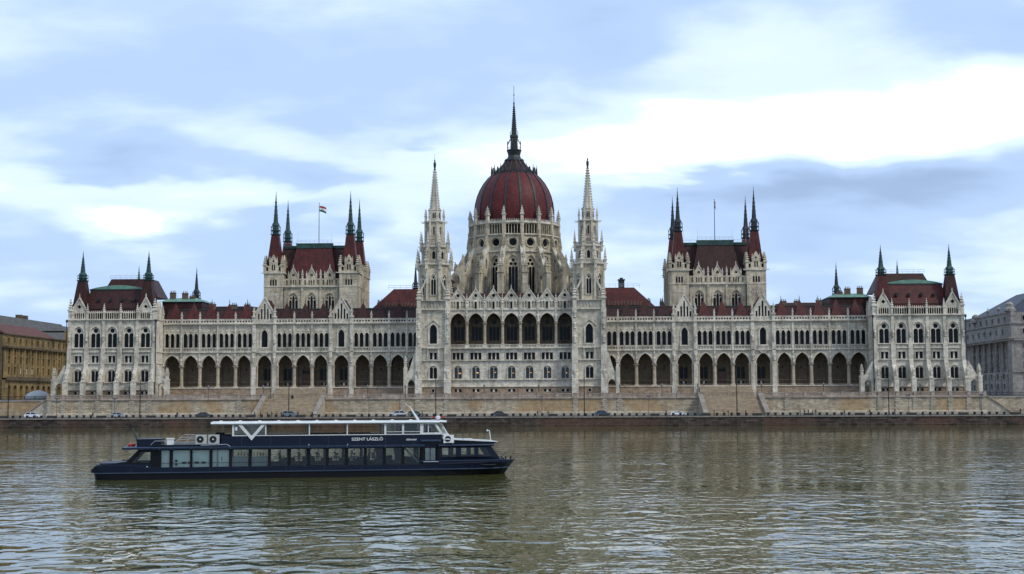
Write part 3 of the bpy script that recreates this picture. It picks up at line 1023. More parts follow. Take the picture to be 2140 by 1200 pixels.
# ------------------------------------------------------------------ the two chamber towers
ZC0 = 29.6
for s in (-1, 1):
    cxm = s * 61.1
    x0, x1 = cxm - 14.4, cxm + 14.4
    part('chamber_core', MB().box(x0 + .3, x1 - .3, 13.6, 36, ZC0, 43.2), 'cream')
    hs = [hole('chamber', cxm + q, 33.2) for q in (-5.53, 0, 5.53)]
    part('chamber_wall', MB().panel(rect(cxm - 8.75, cxm + 8.75, ZC0, 41.2), hs, 13.0, 13.6), 'cream')
    for q in (-5.53, 0, 5.53):
        win('chamber', cxm + q, 13.0, 33.2)
    part('string_course', MB().box(cxm - 8.7, cxm + 8.7, 12.5, 13.05, 41.1, 41.35), 'trim')
    dm = MB()
    for k in range(31):
        dm.box(cxm - 8.5 + k * .57 - .13, cxm - 8.5 + k * .57 + .13, 12.8, 13.0, 40.75, 41.1)
    part('dentils', dm, 'trim')['kind'] = 'stuff'
    for q in (-2.77, 2.77):
        part('pilaster', MB().box(cxm + q - .32, cxm + q + .32, 12.62, 12.998, 33, 43.6), 'cream')
        pin(cxm + q, 12.9, 43.6, 3.0, .24)
    # pierced parapet
    hl = []
    for q in (-5.53, 0, 5.53):
        for k in (-.72, 0, .72):
            hl.append(lancet(cxm + q + k, 41.75, 43.0, 43.3, .44, 3))
        for k in (-1.95, 1.95):
            hl.append(lancet(cxm + q + k, 41.75, 43.0, 43.3, .5, 3))
    part('parapet_arcade', MB().panel(rect(cxm - 8.75, cxm + 8.75, 41.35, 43.7), hl, 12.75, 13.1, 0, True), 'cream')
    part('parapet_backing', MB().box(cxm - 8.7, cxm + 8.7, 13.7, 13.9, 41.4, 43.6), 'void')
    for q in (-5.53, 0, 5.53):
        x = cxm + q
        part('gable', MB().panel([(x - 1.45, 43.7), (x + 1.45, 43.7), (x + 1.45, 44.3), (x, 46.9), (x - 1.45, 44.3)], [[(x + a, 44.75 + b) for a, b in circ(0, 0, .5, 12)]], 12.75, 13.1, 0, True), 'cream')
        win('trefoil', x, 12.76, 44.75)
        part('gable_coping', MB().panel([(x - 1.7, 44.2), (x - 1.45, 44.2), (x, 46.8), (x + 1.45, 44.2), (x + 1.7, 44.2), (x, 47.2)], [], 12.6, 13.25), 'trim')
        pin(x, 12.9, 46.9, 1.2, .12)
        for k in (-1.5, 1.5):
            pin(x + k, 12.9, 43.7, 2.4, .17)
    # four corner towers
    for ty, rear in ((14.8, False), (33.4, True)):
        for tx in (-11.45, 11.45):
            x = cxm + tx
            hw = 2.88
            if not rear:
                hs = [hole('slit', x + q, 41.6) for q in (-.78, 0, .78)]
                part('tower_wall', MB().panel(rect(x - hw, x + hw, ZC0, 45.2), hs, ty - hw, ty - hw + .4), 'cream')
                for q in (-.78, 0, .78):
                    win('slit', x + q, ty - hw, 41.6)
                part('tower_core', MB().box(x - hw, x + hw, ty - hw + .4, ty + hw, ZC0, 45.2), 'cream')
                fr = MB()
                for k in range(6):
                    fr.panel([(x - 1.9 + k * .7 - .3, 39.0), (x - 1.9 + k * .7 + .3, 39.0), (x - 1.9 + k * .7, 38.3)], [], ty - hw - .08, ty - hw + .01)
                part('carved_frieze', fr, 'trim')
            else:
                part('tower_core', MB().box(x - hw, x + hw, ty - hw, ty + hw, ZC0, 45.2), 'cream')
            part('string_course', MB().box(x - hw - .1, x + hw + .1, ty - hw - .12, ty + hw + .1, 41.1, 41.3).box(x - hw - .3, x + hw + .3, ty - hw - .3, ty + hw + .3, 45.2, 45.5), 'trim')
            # gallery storey with corner piers and a gablet on each side
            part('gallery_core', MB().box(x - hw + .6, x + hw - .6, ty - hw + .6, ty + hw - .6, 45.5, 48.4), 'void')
            for rz in ((0, PI / 2, -PI / 2) if not rear else (0, PI / 2, -PI / 2)):
                Mx = TM((x, ty, 0), rz)
                g = MB().panel([(-2.9, 45.5), (2.9, 45.5), (2.9, 47.6), (1.05, 47.6), (1.05, 49.3), (0, 51.0), (-1.05, 49.3), (-1.05, 47.6), (-2.9, 47.6)],
                               [lancet(-1.95, 46.0, 46.9, 47.2, .7, 3), lancet(1.95, 46.0, 46.9, 47.2, .7, 3), lancet(-.34, 46.2, 47.7, 48.0, .42, 3), lancet(.34, 46.2, 47.7, 48.0, .42, 3),
                                [(-.4, 48.7), (.4, 48.7), (0, 49.5)]], -2.9, -2.55, 0, True)
                ob('gallery_gable', g.mesh('gallery_gable', M['cream']), PB, M=Mx)
            for a in (-1, 1):
                for b in (-1, 1):
                    pin(x + a * 2.65, ty + b * 2.65, 45.5, 5.2, .42, 'cream')
            for a in (-1.1, 1.1):
                pin(x + a, ty - 2.75, 47.6, 2.8, .15)
            gm = MB()
            for a in (-1, 1):
                gm.tube((x + a * hw, ty - hw, 45.3), (x + a * (hw + 1.0), ty - hw - .3, 45.45), .13, 5)
            part('gargoyle', gm, 'trim')
            turret('turret_roof', x, ty, 46.0, mb_turret(0, 2.35, 1.1, 11.2, 3.0, 10.6, 1.25),
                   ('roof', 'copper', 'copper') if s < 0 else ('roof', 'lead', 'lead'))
    # side walls of the chamber block
    for q in (-1, 1):
        xx = cxm + q * 14.2
        sw = MB()
        for z in (41.1, 45.2):
            sw.box(min(xx, xx + q * .3), max(xx, xx + q * .3), 17, 31, z, z + .3)
        for k in range(5):
            sw.box(min(xx, xx + q * .4), max(xx, xx + q * .4), 18.5 + 2.6 * k, 19.1 + 2.6 * k, 30, 46)
        part('side_piers', sw, 'cream')
        for k in range(5):
            pin(xx + q * .2, 18.8 + 2.6 * k, 46, 2.6, .24, 'cream')
    # roofs: front hipped mass before a wider main mass
    part('chamber_roof', MB().frus(cxm, 25, 43.2, 53.6, 12.8, 9.5, 9.6, 5.5), 'roof_dark')
    part('front_roof', MB().frus(cxm, 17.2, 43.0, 53.4, 7.6, 3.6, 5.35, .9, 0, 0, .6), 'roof' if s < 0 else 'roof_dark')
    part('roof_ridge', MB().box(cxm - 9.75, cxm + 9.75, 19.2, 30.8, 53.55, 54.3).box(cxm - 5.5, cxm + 5.5, 16.7, 19.2, 53.35, 54.75), 'copper')
    part('roof_deck', MB().box(cxm - 9.9, cxm + 9.9, 19.1, 30.9, 54.3, 54.42).box(cxm - 5.65, cxm + 5.65, 16.6, 19.1, 54.75, 54.87), 'copper_light')
    rl = MB()
    for z, xa, xb, yy in ((55.3, -9.6, 9.6, 20), (55.9, -5.4, 5.4, 17), (55.5, -5.4, 5.4, 17)):
        rl.tube((cxm + xa, yy, z), (cxm + xb, yy, z), .05, 4)
    for k in range(9):
        rl.tube((cxm - 5.4 + 1.35 * k, 17, 54.8), (cxm - 5.4 + 1.35 * k, 17, 55.95), .04, 4)
        rl.tube((cxm - 9.6 + 2.4 * k, 20, 54.3), (cxm - 9.6 + 2.4 * k, 20, 55.35), .04, 4)
    for q in (-9.4, -5.2, 5.2, 9.4):
        rl.tube((cxm + q, 18, 54.3), (cxm + q, 18, 58.2), .04, 4)
    part('roof_railing', rl, 'steel')
    part('downpipe', MB().tube((cxm - 8.5, 12.7, 30), (cxm - 8.5, 12.7, 41), .12, 5).tube((cxm + 8.5, 12.7, 30), (cxm + 8.5, 12.7, 41), .12, 5), 'iron')

# drain pipes on the pavilions
for x in (-127.9, -102.0, 102.0, 127.9):
    part('downpipe', MB().tube((x, YP - .7, 9), (x, YP - .7, 29.6), .13, 6).box(x - .25, x + .25, YP - .95, YP - .45, 29.6, 30.3), 'iron')

# ------------------------------------------------------------------ centre block
YC = -6.0
CP = [5.11 * k for k in range(-3, 4)]
CE = [5.11 * (k - .5) for k in range(-3, 5)]
hs, ws = [], []
for x in CP:
    for k, z in (('twin_hall', 12.95), ('rect_triple', 18.35)):
        hs.append(hole(k, x, z))
        ws.append((k, x, z))
part('hall_front', MB().panel(rect(-17.9, 17.9, 10.7, 21.5), hs, YC, YC + .5), 'white')
part('hall_plinth', MB().panel(rect(-17.9, 17.9, 7.6, 10.7), [hole('base_pair', x, 9.15) for x in CP], YC - .12, YC + .5), 'plinth')
for k, x, z in ws:
    win(k, x, YC, z)
for x in CP:
    win('base_pair', x, YC - .12, 9.15)
part('hall_lower_core', MB().box(-17.9, 17.9, YC + .5, 8, 7.6, 12.7).box(-17.9, 17.9, YC + .5, 8, 17.3, 21.5).box(-17.9, 17.9, YC + 4.5, 8, 12.7, 17.3), 'loggia')
part('string_course', MB().box(-17.9, 17.9, YC - .4, YC, 10.6, 10.8).box(-17.9, 17.9, YC - .42, YC, 12.55, 12.75).box(-17.9, 17.9, YC - .42, YC, 18.0, 18.18).box(-17.9, 17.9, YC - .65, YC + 4.2, 21.5, 21.8), 'trim')
# open upper arcade
lo = [(-17.9, 33.0), (-17.9, 28.9)]
for i in range(7):
    lo += archcurve(CE[i] + .42, CE[i + 1] - .42, 28.9, 31.65, 7)
    mo = ccw(archcurve(CE[i] + .12, CE[i + 1] - .12, 28.92, 32.05, 7) + list(reversed(archcurve(CE[i] + .38, CE[i + 1] - .38, 28.92, 31.72, 7))))
    part('arch_moulding', MB().panel(mo, [], YC - .16, YC + .02), 'trim')
lo += [(17.9, 28.9), (17.9, 33.0)]
part('hall_arcade', MB().panel(lo, [], YC, YC + .9, 0, True), 'white')
COLC = mb_column(28.9 - 22.6, 0.42)
for x in CE[1:-1]:
    column(COLC, x, YC + .45, 22.6)
    part('column_pedestal', MB().box(x - .6, x + .6, YC - .1, YC + 1.0, 21.8, 22.6), 'trim')
    statue(x, YC - .35, 29.3, 1.25)
    pin(x, YC - .1, 32.9, 4.4, .27)
    part('pilaster', MB().box(x - .3, x + .3, YC - .35, YC - .002, 28.9, 29.3).box(x - .2, x + .2, YC - .25, YC - .003, 31.8, 33.0), 'trim')
for x in (CE[0], CE[-1]):
    pin(x, YC - .1, 32.9, 4.4, .27)
for x in CP:
    balus(x, YC + .1, 21.8, 4.0, .95, 10)
hs = [hole('hall_window', x, 23.9) for x in CP]
dh = []
for i in (0, 3, 6):
    dh.append(rect(CP[i] - 1.2, CP[i] + 1.2, 21.82, 23.75))
part('hall_back_wall', MB().panel(rect(-17.9, 17.9, 21.81, 33), hs + dh, YC + 4.0, YC + 4.5), 'loggia')
for x in CP:
    win('hall_window', x, YC + 4.0, 23.9)
for i in (0, 3, 6):
    part('door', MB().box(-1.2, 1.2, 0, .08, 0, 1.93).box(-.05, .05, -.04, 0, 0, 1.93), 'wood', loc=(CP[i], YC + 4.3, 21.82))
part('hall_upper_core', MB().box(-17.9, 17.9, YC + 4.5, 8, 21.82, 33), 'loggia')
part('hall_ceiling', MB().box(-17.9, 17.9, YC + .9, YC + 4.0, 32.2, 33.0), 'loggia')
part('string_course', MB().box(-17.9, 17.9, YC - .3, YC + .9, 32.55, 32.8), 'trim')
part('gable_wall', MB().box(-17.9, 17.9, YC + .3, YC + .8, 33.0, 34.8), 'cream')
part('hall_roof', MB().prismx([(YC + .8, 33), (YC + .8, 34.6), (2, 38.0), (9, 38.0), (9, 33)], -17.9, 17.9), 'roof_dark')
for x in CP:
    gp = [(x - 2.3, 32.8), (x + 2.3, 32.8), (x + 2.3, 35.5), (x, 38.7), (x - 2.3, 35.5)]
    hl = [lancet(x + q, 33.2, 34.7, 35.1, .5, 3) for q in (-1.75, -1.05, 1.05, 1.75)] + [rect(x - .32, x + .32, 33.0, 35.0)] + [circ(x, 36.75, .52, 12)]
    go = part('gable', MB().panel(gp, hl, YC - .06, YC + .28, 0), 'white')
    win('gable_slit', x, YC - .06, 33.0, parent=None)
    win('rosette', x, YC - .06, 36.75)
    ob('gable_coping', MB().panel([(x - 2.62, 35.3), (x - 2.3, 35.3), (x, 38.55), (x + 2.3, 35.3), (x + 2.62, 35.3), (x, 39.0)], [], YC - .28, YC + .4).mesh('gable_coping', M['trim']), go)
    rm = MB()
    rm.add([(x - 2.35, YC + .3, 35.3), (x + 2.35, YC + .3, 35.3), (x, YC + .3, 38.5), (x - 2.35, 5, 35.3), (x + 2.35, 5, 35.3), (x, 5, 38.5)], [(0, 1, 2), (5, 4, 3), (0, 2, 5, 3), (1, 4, 5, 2)])
    part('gable_roof', rm, 'roof_dark')
    pin(x, YC - .05, 38.5, 1.4, .14)

# chandeliers glowing behind the dining-hall windows
ml, tl, bl_ = mat_new('lit_chandelier')
bl_.inputs['Emission Color'].default_value = (1.0, 0.55, 0.18, 1)
bl_.inputs['Emission Strength'].default_value = 2.2
bl_.inputs['Base Color'].default_value = (0.8, 0.5, 0.2, 1)
for i, x in enumerate(CP):
    c = MB()
    for k in range(5):
        a = k * 2 * PI / 5
        c.lathe([(.02, 0), (.09, .06), (.02, .18)], 5, .28 * math.sin(a), .1 * math.cos(a))
    c.lathe([(.05, -.2), (.09, -.08), (.02, 0)], 5)
    part('chandelier', c.mesh('chandelier', ml), '', loc=(x + .35, YC + 2.2, 14.5 + .12 * (i % 3)), sc=(1.0 if i in (0, 1) else .62))

# ------------------------------------------------------------------ the two stone spires flanking the hall
YT = -8.5
for s in (-1, 1):
    xc = s * 22.2
    hw = 4.55
    hs = [hole('tower_big', xc, 22.9), hole('rect_pair', xc, 18.4), hole('twin_low', xc, 12.95)]
    part('spire_tower_wall', MB().panel(rect(xc - hw, xc + hw, 10.7, 35.3), hs, YT, YT + .5), 'wing')
    part('spire_tower_plinth', MB().panel(rect(xc - hw - .05, xc + hw + .05, 7.6, 10.7), [hole('base_one', xc, 9.15)], YT - .1, YT + .5), 'plinth')
    win('base_one', xc, YT - .1, 9.15)
    for k, z in (('tower_big', 22.9), ('rect_pair', 18.4), ('twin_low', 12.95)):
        win(k, xc, YT, z)
    part('spire_tower_core', MB().box(xc - hw, xc + hw, YT + .5, YT + 9.6, 7.6, 35.3), 'wing')
    st = MB()
    for z, d in ((10.6, .4), (12.55, .4), (18.0, .4), (21.6, .5), (32.5, .55), (35.1, .65)):
        st.box(xc - hw - .1, xc + hw + .1, YT - d, YT - .003, z, z + .22)
    part('string_course', st, 'trim')
    balus(xc, YT - .75, 21.82, 3.6, .95, 10)
    part('balcony', MB().box(xc - 1.9, xc + 1.9, YT - .95, YT, 21.5, 21.8).frus(xc - 1.5, YT - .3, 18.0, 21.5, .14, .1, .22, .3).frus(xc + 1.5, YT - .3, 18.0, 21.5, .14, .1, .22, .3), 'trim')
    ba = MB()
    for k in range(9):
        xx = xc - 3.6 + k * .9
        ba.panel(rect(xx - .42, xx + .42, 32.75, 35.1), [lancet(xx, 32.95, 34.5, 34.9, .56, 3)], YT - .2, YT - .01)
    part('blind_arcade', ba, 'trim')
    for q in (-1, 1):
        xx = xc + q * 4.1
        b = MB()
        b.box(xx - .75, xx + .75, YT - .75, YT - .004, 16, 33.0).box(xx - .85, xx + .85, YT - .95, YT - .006, 12.6, 22.2).box(xx - .95, xx + .95, YT - 1.9, YT - .008, 7.6, 12.6)
        b.prismx([(YT - .01, 15.8), (YT - .9, 15.8), (YT - 1.85, 12.6), (YT - .01, 12.6)], xx - .9, xx + .9)
        part('corner_buttress', b, 'white')
        statue(xx, YT - 1.5, 13.2, 1.4)
        statue(xx, YT - .9, 23.0, 1.3)
        statue(xx, YT - .8, 27.0, 1.1)
        statue(xx, YT - .8, 30.2, 1.1)
        pin(xx, YT - .2, 33.0, 6.4, .55)
        pin(xx + q * .3, YT + 8.8, 35.3, 6.0, .5)
        pin(xx - q * .95, YT + .1, 35.3, 3.0, .2)
    # outer splay towards the wing with an arched passage
    X = lambda a: s * 26.7 + s * a
    part('splayed_buttress', MB().panel([(X(.2), 7.6), (X(3.3), 7.6), (X(3.3), 14.0), (X(2.3), 15.5), (X(.9), 20.0), (X(.2), 21)], [lancet(X(1.75), 7.7, 11.2, 12.7, 2.1, 5)], YT - .5, YT + .8, 0, True), 'white')
    part('corner_pier', MB().box(X(3.4) - .5, X(3.4) + .5, YT - .9, YT + 1.2, 7.6, 16.2), 'white')
    pin(X(3.4), YT - .4, 16.2, 3.2, .34)
    # octagon storeys
    yc = YT + 4.4
    t8 = math.tan(PI / 8)

    def octo(r, z0, z1, key=None, zw=0, nm='belfry_stage', faces=range(-2, 3)):
        hw8 = r * t8
        for k in range(8):
            kk = k if k < 5 else k - 8
            hl = [[(a, b + zw) for a, b in WT[key][0]]] if key and kk in faces else []
            ob(nm, MB().panel(rect(-hw8, hw8, z0, z1), hl, -r, -r + .45).mesh(nm, M['cream']), PB, M=TM((xc, yc, 0), kk * PI / 4))
            if hl:
                win(key, xc + r * math.sin(kk * PI / 4), yc - r * math.cos(kk * PI / 4), zw, kk * PI / 4)
    octo(4.15, 35.3, 45.6, 'belfry', 36.9)
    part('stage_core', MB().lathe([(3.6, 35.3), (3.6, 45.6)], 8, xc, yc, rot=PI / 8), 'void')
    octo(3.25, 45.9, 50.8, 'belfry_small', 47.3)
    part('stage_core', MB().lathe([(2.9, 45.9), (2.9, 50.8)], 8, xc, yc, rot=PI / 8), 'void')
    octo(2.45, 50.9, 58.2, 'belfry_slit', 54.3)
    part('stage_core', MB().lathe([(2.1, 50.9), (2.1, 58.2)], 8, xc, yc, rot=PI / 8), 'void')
    c8 = 1 / math.cos(PI / 8)
    for z, r, d in ((45.6, 4.75, .3), (50.8, 3.8, .28), (58.2, 3.0, .25), (53.2, 2.62, .15)):
        part('gallery_ledge', MB().lathe([(r * c8 * .93, z - .25), (r * c8, z), (r * c8, z + d)], 8, xc, yc, rot=PI / 8), 'trim')
    for z, r, h in ((45.9, 4.55, 1.05), (51.05, 3.6, 1.0)):
        for k in range(8):
            a = k * PI / 4
            balus(xc + r * math.sin(a), yc - r * math.cos(a), z, round(2 * r * t8, 2), h, 6, rz=a, t=.18)
    for z0, z1, r, ph, pa in ((35.3, 45.6, 4.15, 5.2, .36), (45.9, 50.8, 3.25, 5.0, .33), (50.9, 58.2, 2.45, 4.4, .26)):
        pr = MB()
        for k in range(8):
            a = PI / 8 + k * PI / 4
            q = (r + .12) * c8
            pr.box(xc + q * math.sin(a) - .3, xc + q * math.sin(a) + .3, yc - q * math.cos(a) - .3, yc - q * math.cos(a) + .3, z0, z1)
        part('corner_shafts', pr, 'trim')
    for k in range(8):
        a = PI / 8 + k * PI / 4
        for r, z, h, pa in ((4.8, 44.2, 6.2, .34), (3.9, 49.6, 6.0, .28), (2.6, 58.3, 3.9, .24)):
            pin(xc + r * c8 * math.sin(a), yc - r * c8 * math.cos(a), z, h, pa)
        gm = MB()
        for r, z in ((4.9, 45.6), (3.95, 50.75), (3.1, 58.1)):
            gm.tube((xc + r * math.sin(a), yc - r * math.cos(a), z), (xc + (r + 1.1) * math.sin(a), yc - (r + 1.1) * math.cos(a), z + .15), .12, 4)
        part('gargoyle', gm, 'trim')
    # diagonal struts of the lowest stage
    for q in (-1, 1):
        part('flying_strut', MB().bar((xc + q * 3.9, YT + .1, 37.4), (xc + q * 1.9, YT + .2, 41.6), .45, .5), 'white')
    # crown and crocketed spire
    part('crown', MB().lathe([(1.9, 58.4), (1.9, 61.6), (2.1, 61.7), (2.1, 61.95), (1.5, 62.0)], 8, xc, yc, rot=PI / 8), 'white')
    for k in range(-2, 3):
        a = k * PI / 4
        for q in (-.28, .28):
            part('crown_opening', MB().panel(lancet(q, 59.3, 60.7, 61.0, .34, 3), [], 0, .05), 'void', M=TM((xc + 1.78 * math.sin(a), yc - 1.78 * math.cos(a), 0), a))
    part('stone_spire', MB().lathe([(1.5, 61.6), (.95, 66.5), (.32, 73.6)], 8, xc, yc, rot=PI / 8), 'white')
    cr = MB()
    for j in range(15):
        z = 62.2 + j * .76
        r = 1.5 - 1.2 * (z - 61.6) / 12
        for k in range(8):
            a = PI / 8 + k * PI / 4
            cr.frus(xc + (r + .1) * math.sin(a), yc - (r + .1) * math.cos(a), z, z + .3, .08, .08, .17, .17)
    part('crockets', cr, 'trim')['kind'] = 'stuff'
    part('finial_statue', MB().lathe([(.3, 73.5), (.42, 73.7), (.2, 74.0), (.34, 74.5), (.42, 75.4), (.3, 75.9), (.12, 76.0), (.22, 76.2), (.2, 76.5), (.05, 76.7), (.03, 78.4)], 8, xc, yc), 'lead', True)
    # dark wall piece linking tower and hall roof
    part('link_roof', MB().prismx([(YT + 9.6, 33), (YT + 9.6, 36), (6, 42.5), (14, 42.5), (14, 33)], min(s * 17.9, s * 20.4), max(s * 17.9, s * 20.4)), 'roof_dark')

part('centre_body', MB().box(-27, 27, 8, 44, 7.6, 33.5), 'cream')
# red mansards beside the centre, with railings
for s in (-1, 1):
    part('side_mansard', MB().frus(s * 33.6, 16, 33.5, 40.4, 9.6, 6.0, 4.6, 2.2, 0, -s * 2, 0), 'roof')
    rl = MB()
    for z in (40.9, 41.5):
        rl.tube((s * 27, 14, z), (s * 38, 14, z), .06, 4)
    for k in range(7):
        rl.tube((s * 27 + s * 1.8 * k, 14, 40.2), (s * 27 + s * 1.8 * k, 14, 41.55), .04, 4)
    part('roof_railing', rl, 'steel')
    dm = MB()
    for k in range(12):
        dm.box(s * (27.5 + k * .95) - .22, s * (27.5 + k * .95) + .22, 9.4, 10.2, 34.8, 36.0)
    part('dormer_row', dm, 'brick')['kind'] = 'stuff'
turret('rear_turret', -30.5, 22, 36.6, mb_turret(0, 1.3, .8, 4.5, 1.6, 6.8, .9), ('roof_dark', 'lead', 'lead'))
part('roof_lantern', MB().box(-.9, .9, -.9, .9, 0, 2.6).box(-1.1, 1.1, -1.1, 1.1, 2.6, 2.9).box(-.5, .5, -.5, .5, 2.9, 3.4), 'lead', loc=(32.6, 18, 40.3))
for x, y, z in ((40.5, 12, 34.2), (-40.5, 12, 34.2), (-38.9, 12, 34.3), (44.2, 12, 34.0)):
    part('chimney', MB().box(-.5, .5, -.4, .4, 0, 2.0).lathe([(.2, 2.0), (.16, 2.9)], 6, -.2, 0).lathe([(.2, 2.0), (.16, 2.7)], 6, .25, 0), 'lead', loc=(x, y, z))

# ------------------------------------------------------------------ drum and dome
DY = 24.0
RD = 13.9
ap = RD * math.cos(PI / 16)
hw = RD * math.sin(PI / 16)
faces = range(-4, 5)
for k in range(-7, 9):
    a = k * PI / 8
    Mx = TM((0, DY, 0), a)
    hl = []
    if k in faces:
        hl = [[(x, z + 38.7) for x, z in WT['drum_tall'][0]], [(x, z + 54.1) for x, z in WT['rose'][0]]]
        hl += [lancet(-1.75 + .875 * j, 56.75, 59.2, 59.65, .68, 3) for j in range(5)]
    ob('drum_wall', MB().panel(rect(-hw, hw, 33.5, 60.4), hl, -ap, -ap + .8).mesh('drum_wall', M['cream']), PB, M=Mx)
    if k in faces:
        p = Mx @ Vector((0, -ap, 0))
        win('drum_tall', p.x, p.y, 38.7, a)
        win('rose', p.x, p.y, 54.1, a)
    for z, d in ((51.2, .5), (56.3, .55), (59.9, .5)):
        ob('drum_moulding', MB().box(-hw - .02, hw + .02, -ap - d, -ap + .01, z, z + .25).mesh('drum_moulding', M['trim']), PB, M=Mx)
    st = MB()
    for j in range(8):
        st.box(-1.9 + j * .54 - .1, -1.9 + j * .54 + .1, -ap - .25, -ap, 55.9, 56.3)
    ob('dentils', st.mesh('dentils', M['trim']), PB, M=Mx)['kind'] = 'stuff'
    cs = MB()
    for j in range(9):
        cs.frus(-2.1 + j * .525, -ap + .1, 60.4, 61.3, .14, .12, .04, .04)
    cs.box(-hw, hw, -ap - .05, -ap + .3, 60.2, 60.6)
    ob('cresting', cs.mesh('cresting', M['trim']), PB, M=Mx)['kind'] = 'stuff'
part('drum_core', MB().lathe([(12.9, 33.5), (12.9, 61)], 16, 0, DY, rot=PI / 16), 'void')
part('drum_cap', MB().lathe([(13.8, 60.3), (12.0, 61.2)], 16, 0, DY, rot=PI / 16, cap=False), 'lead')
for k in range(16):
    a = PI / 16 + k * PI / 8
    sx_, cx_ = math.sin(a), math.cos(a)
    Mx = TM((0, DY, 0), a)
    vis = cx_ > -.35
    # pier against the drum
    b = MB().box(-.55, .55, -RD - .35, -RD + .6, 50, 60.6).box(-.4, .4, -RD - .6, -RD, 50, 58).box(-.62, .62, -RD - .45, -RD + .4, 60.0, 60.7)
    ob('drum_pier', b.mesh('drum_pier', M['cream']), PB, M=Mx)
    pin(sx_ * (RD + .0), DY - cx_ * RD, 60.6, 4.6, .42, 'trim', rz=a)
    if vis:
        pin(sx_ * (RD + .7), DY - cx_ * (RD + .7), 51.5, 4.6, .26, 'cream', rz=a)
        # radial buttress: slab in the radial plane, pierced, sloping outwards
        f = MB()
        outl = [(-13.2, 33.6), (-18.9, 33.6), (-18.9, 44.3), (-17.6, 45.6), (-14.6, 52.6), (-13.2, 53.2)]
        holes = [lancet(-15.8, 36.0, 42.5, 44.0, 1.6, 4), lancet(-15.35, 46.0, 48.2, 49.4, .9, 4)]
        f.panel(outl, holes, -.62, .62, 0, True)
        f2 = MB()
        f2.v = [(y_, x_, z_) for x_, y_, z_ in f.v]
        f2.f, f2.m = f.f, f.m
        f2.box(-.8, .8, -19.3, -17.6, 33.6, 44.6)
        f2.box(-.95, .95, -19.5, -17.4, 44.5, 44.85)
        ob('radial_buttress', f2.mesh('radial_buttress', M['cream']), PB, M=Mx)
        for q in (-.45, .45):
            p = Mx @ Vector((q, -18.5, 44.8))
            pin(p.x, p.y, p.z, 4.4, .34, 'cream', rz=a)
        p = Mx @ Vector((0, -16.2, 48.2))
        pin(p.x, p.y, p.z, 3.4, .3, 'cream', rz=a)
        ob('buttress_coping', MB().bar((0, -17.7, 45.8), (0, -14.5, 52.8), 1.4, .22).mesh('buttress_coping', M['trim']), PB, M=Mx)
part('drum_apron_roof', MB().lathe([(20.5, 35.5), (14, 38.6)], 16, 0, DY, rot=PI / 16, cap=False), 'lead')

PROF = [(12.25, 60.9), (12.4, 63.0), (12.38, 65.0), (12.1, 67.2), (11.55, 69.4), (10.7, 71.5), (9.55, 73.5), (8.2, 75.2), (6.7, 76.6)]
PROF2 = [(6.6, 76.7), (5.0, 78.1), (3.5, 79.7), (2.7, 80.9)]


def dome_seg(prof, m0):
    h = PI / 16
    mb = MB()
    n = 3
    for i, (r, z) in enumerate(prof):
        for j in range(n + 1):
            a = -h + 2 * h * j / n
            rr = r * (1 + .006 * math.cos(a / h * PI / 2))
            mb.v.append((rr * math.sin(a), -rr * math.cos(a), z))
    for i in range(len(prof) - 1):
        for j in range(n):
            o = i * (n + 1) + j
            mb.f.append((o, o + 1, o + n + 2, o + n + 1))
            mb.m.append(0)
    return mb.mesh('dome_panel', M[m0], True)


dp, dp2 = dome_seg(PROF, 'dome'), dome_seg(PROF2, 'roof_dark')
rb = MB()
for pr in (PROF, PROF2):
    for i in range(len(pr) - 1):
        (ra, za), (rb_, zb) = pr[i], pr[i + 1]
        wd = .3 if pr is PROF else .2
        rb.bar((0, -ra - .05, za), (0, -rb_ - .05, zb), wd * 2, .3)
rbm = rb.mesh('dome_rib', M['lead'])
cg = MB().panel([(-.85, 76.2), (.85, 76.2), (0, 78.5)], [circ(0, 76.95, .28, 6)], -7.1, -6.7, 0, True).box(-1.2, 1.2, -7.1, -6.4, 75.9, 76.25)
cgm = cg.mesh('dome_crest', M['lead'])
cgp = MB().box(-.16, .16, -7.35, -7.0, 75.8, 77.4).frus(0, -7.17, 77.4, 79.3, .16, .16, .03, .03).mesh('crest_spike', M['lead'])
for k in range(16):
    a = k * PI / 8
    ob('dome_panel', dp, PB, (0, DY, 0), a)
    ob('dome_panel', dp2, PB, (0, DY, 0), a)
    c = ob('dome_crest', cgm, PB, (0, DY, 0), a)
    ob('crest_spike', cgp, c, (0, DY, 0), a + PI / 16)
    ob('dome_rib', rbm, PB, (0, DY, 0), a + PI / 16)
part('dome_neck', MB().lathe([(2.9, 80.7), (3.1, 80.9), (3.0, 81.3), (2.2, 81.7), (1.85, 82.6), (2.2, 83.9), (2.35, 84.1), (2.35, 84.3)], 16, 0, DY), 'lead')
part('lantern_stage', MB().lathe([(1.25, 84.2), (1.15, 88.2), (1.4, 88.4), (1.3, 88.7), (1.0, 89.2)], 8, 0, DY, rot=PI / 8), 'lead')
ln = MB()
for k in range(8):
    a = PI / 8 + k * PI / 4
    p = Vector((math.sin(a), -math.cos(a), 0))
    ln.tube(p * 2.2 + Vector((0, DY, 84.2)), p * 2.2 + Vector((0, DY, 87.0)), .11, 5)
    ln.tube(p * 2.2 + Vector((0, DY, 86.1)), p * 1.15 + Vector((0, DY, 87.9)), .1, 5)
    ln.tube(p * 1.3 + Vector((0, DY, 88.2)), p * 1.25 + Vector((0, DY, 90.2)), .08, 5)
ln.lathe([(2.3, 84.95), (2.3, 85.1)], 8, 0, DY, rot=PI / 8, cap=False)
part('lantern_buttresses', ln, 'lead')
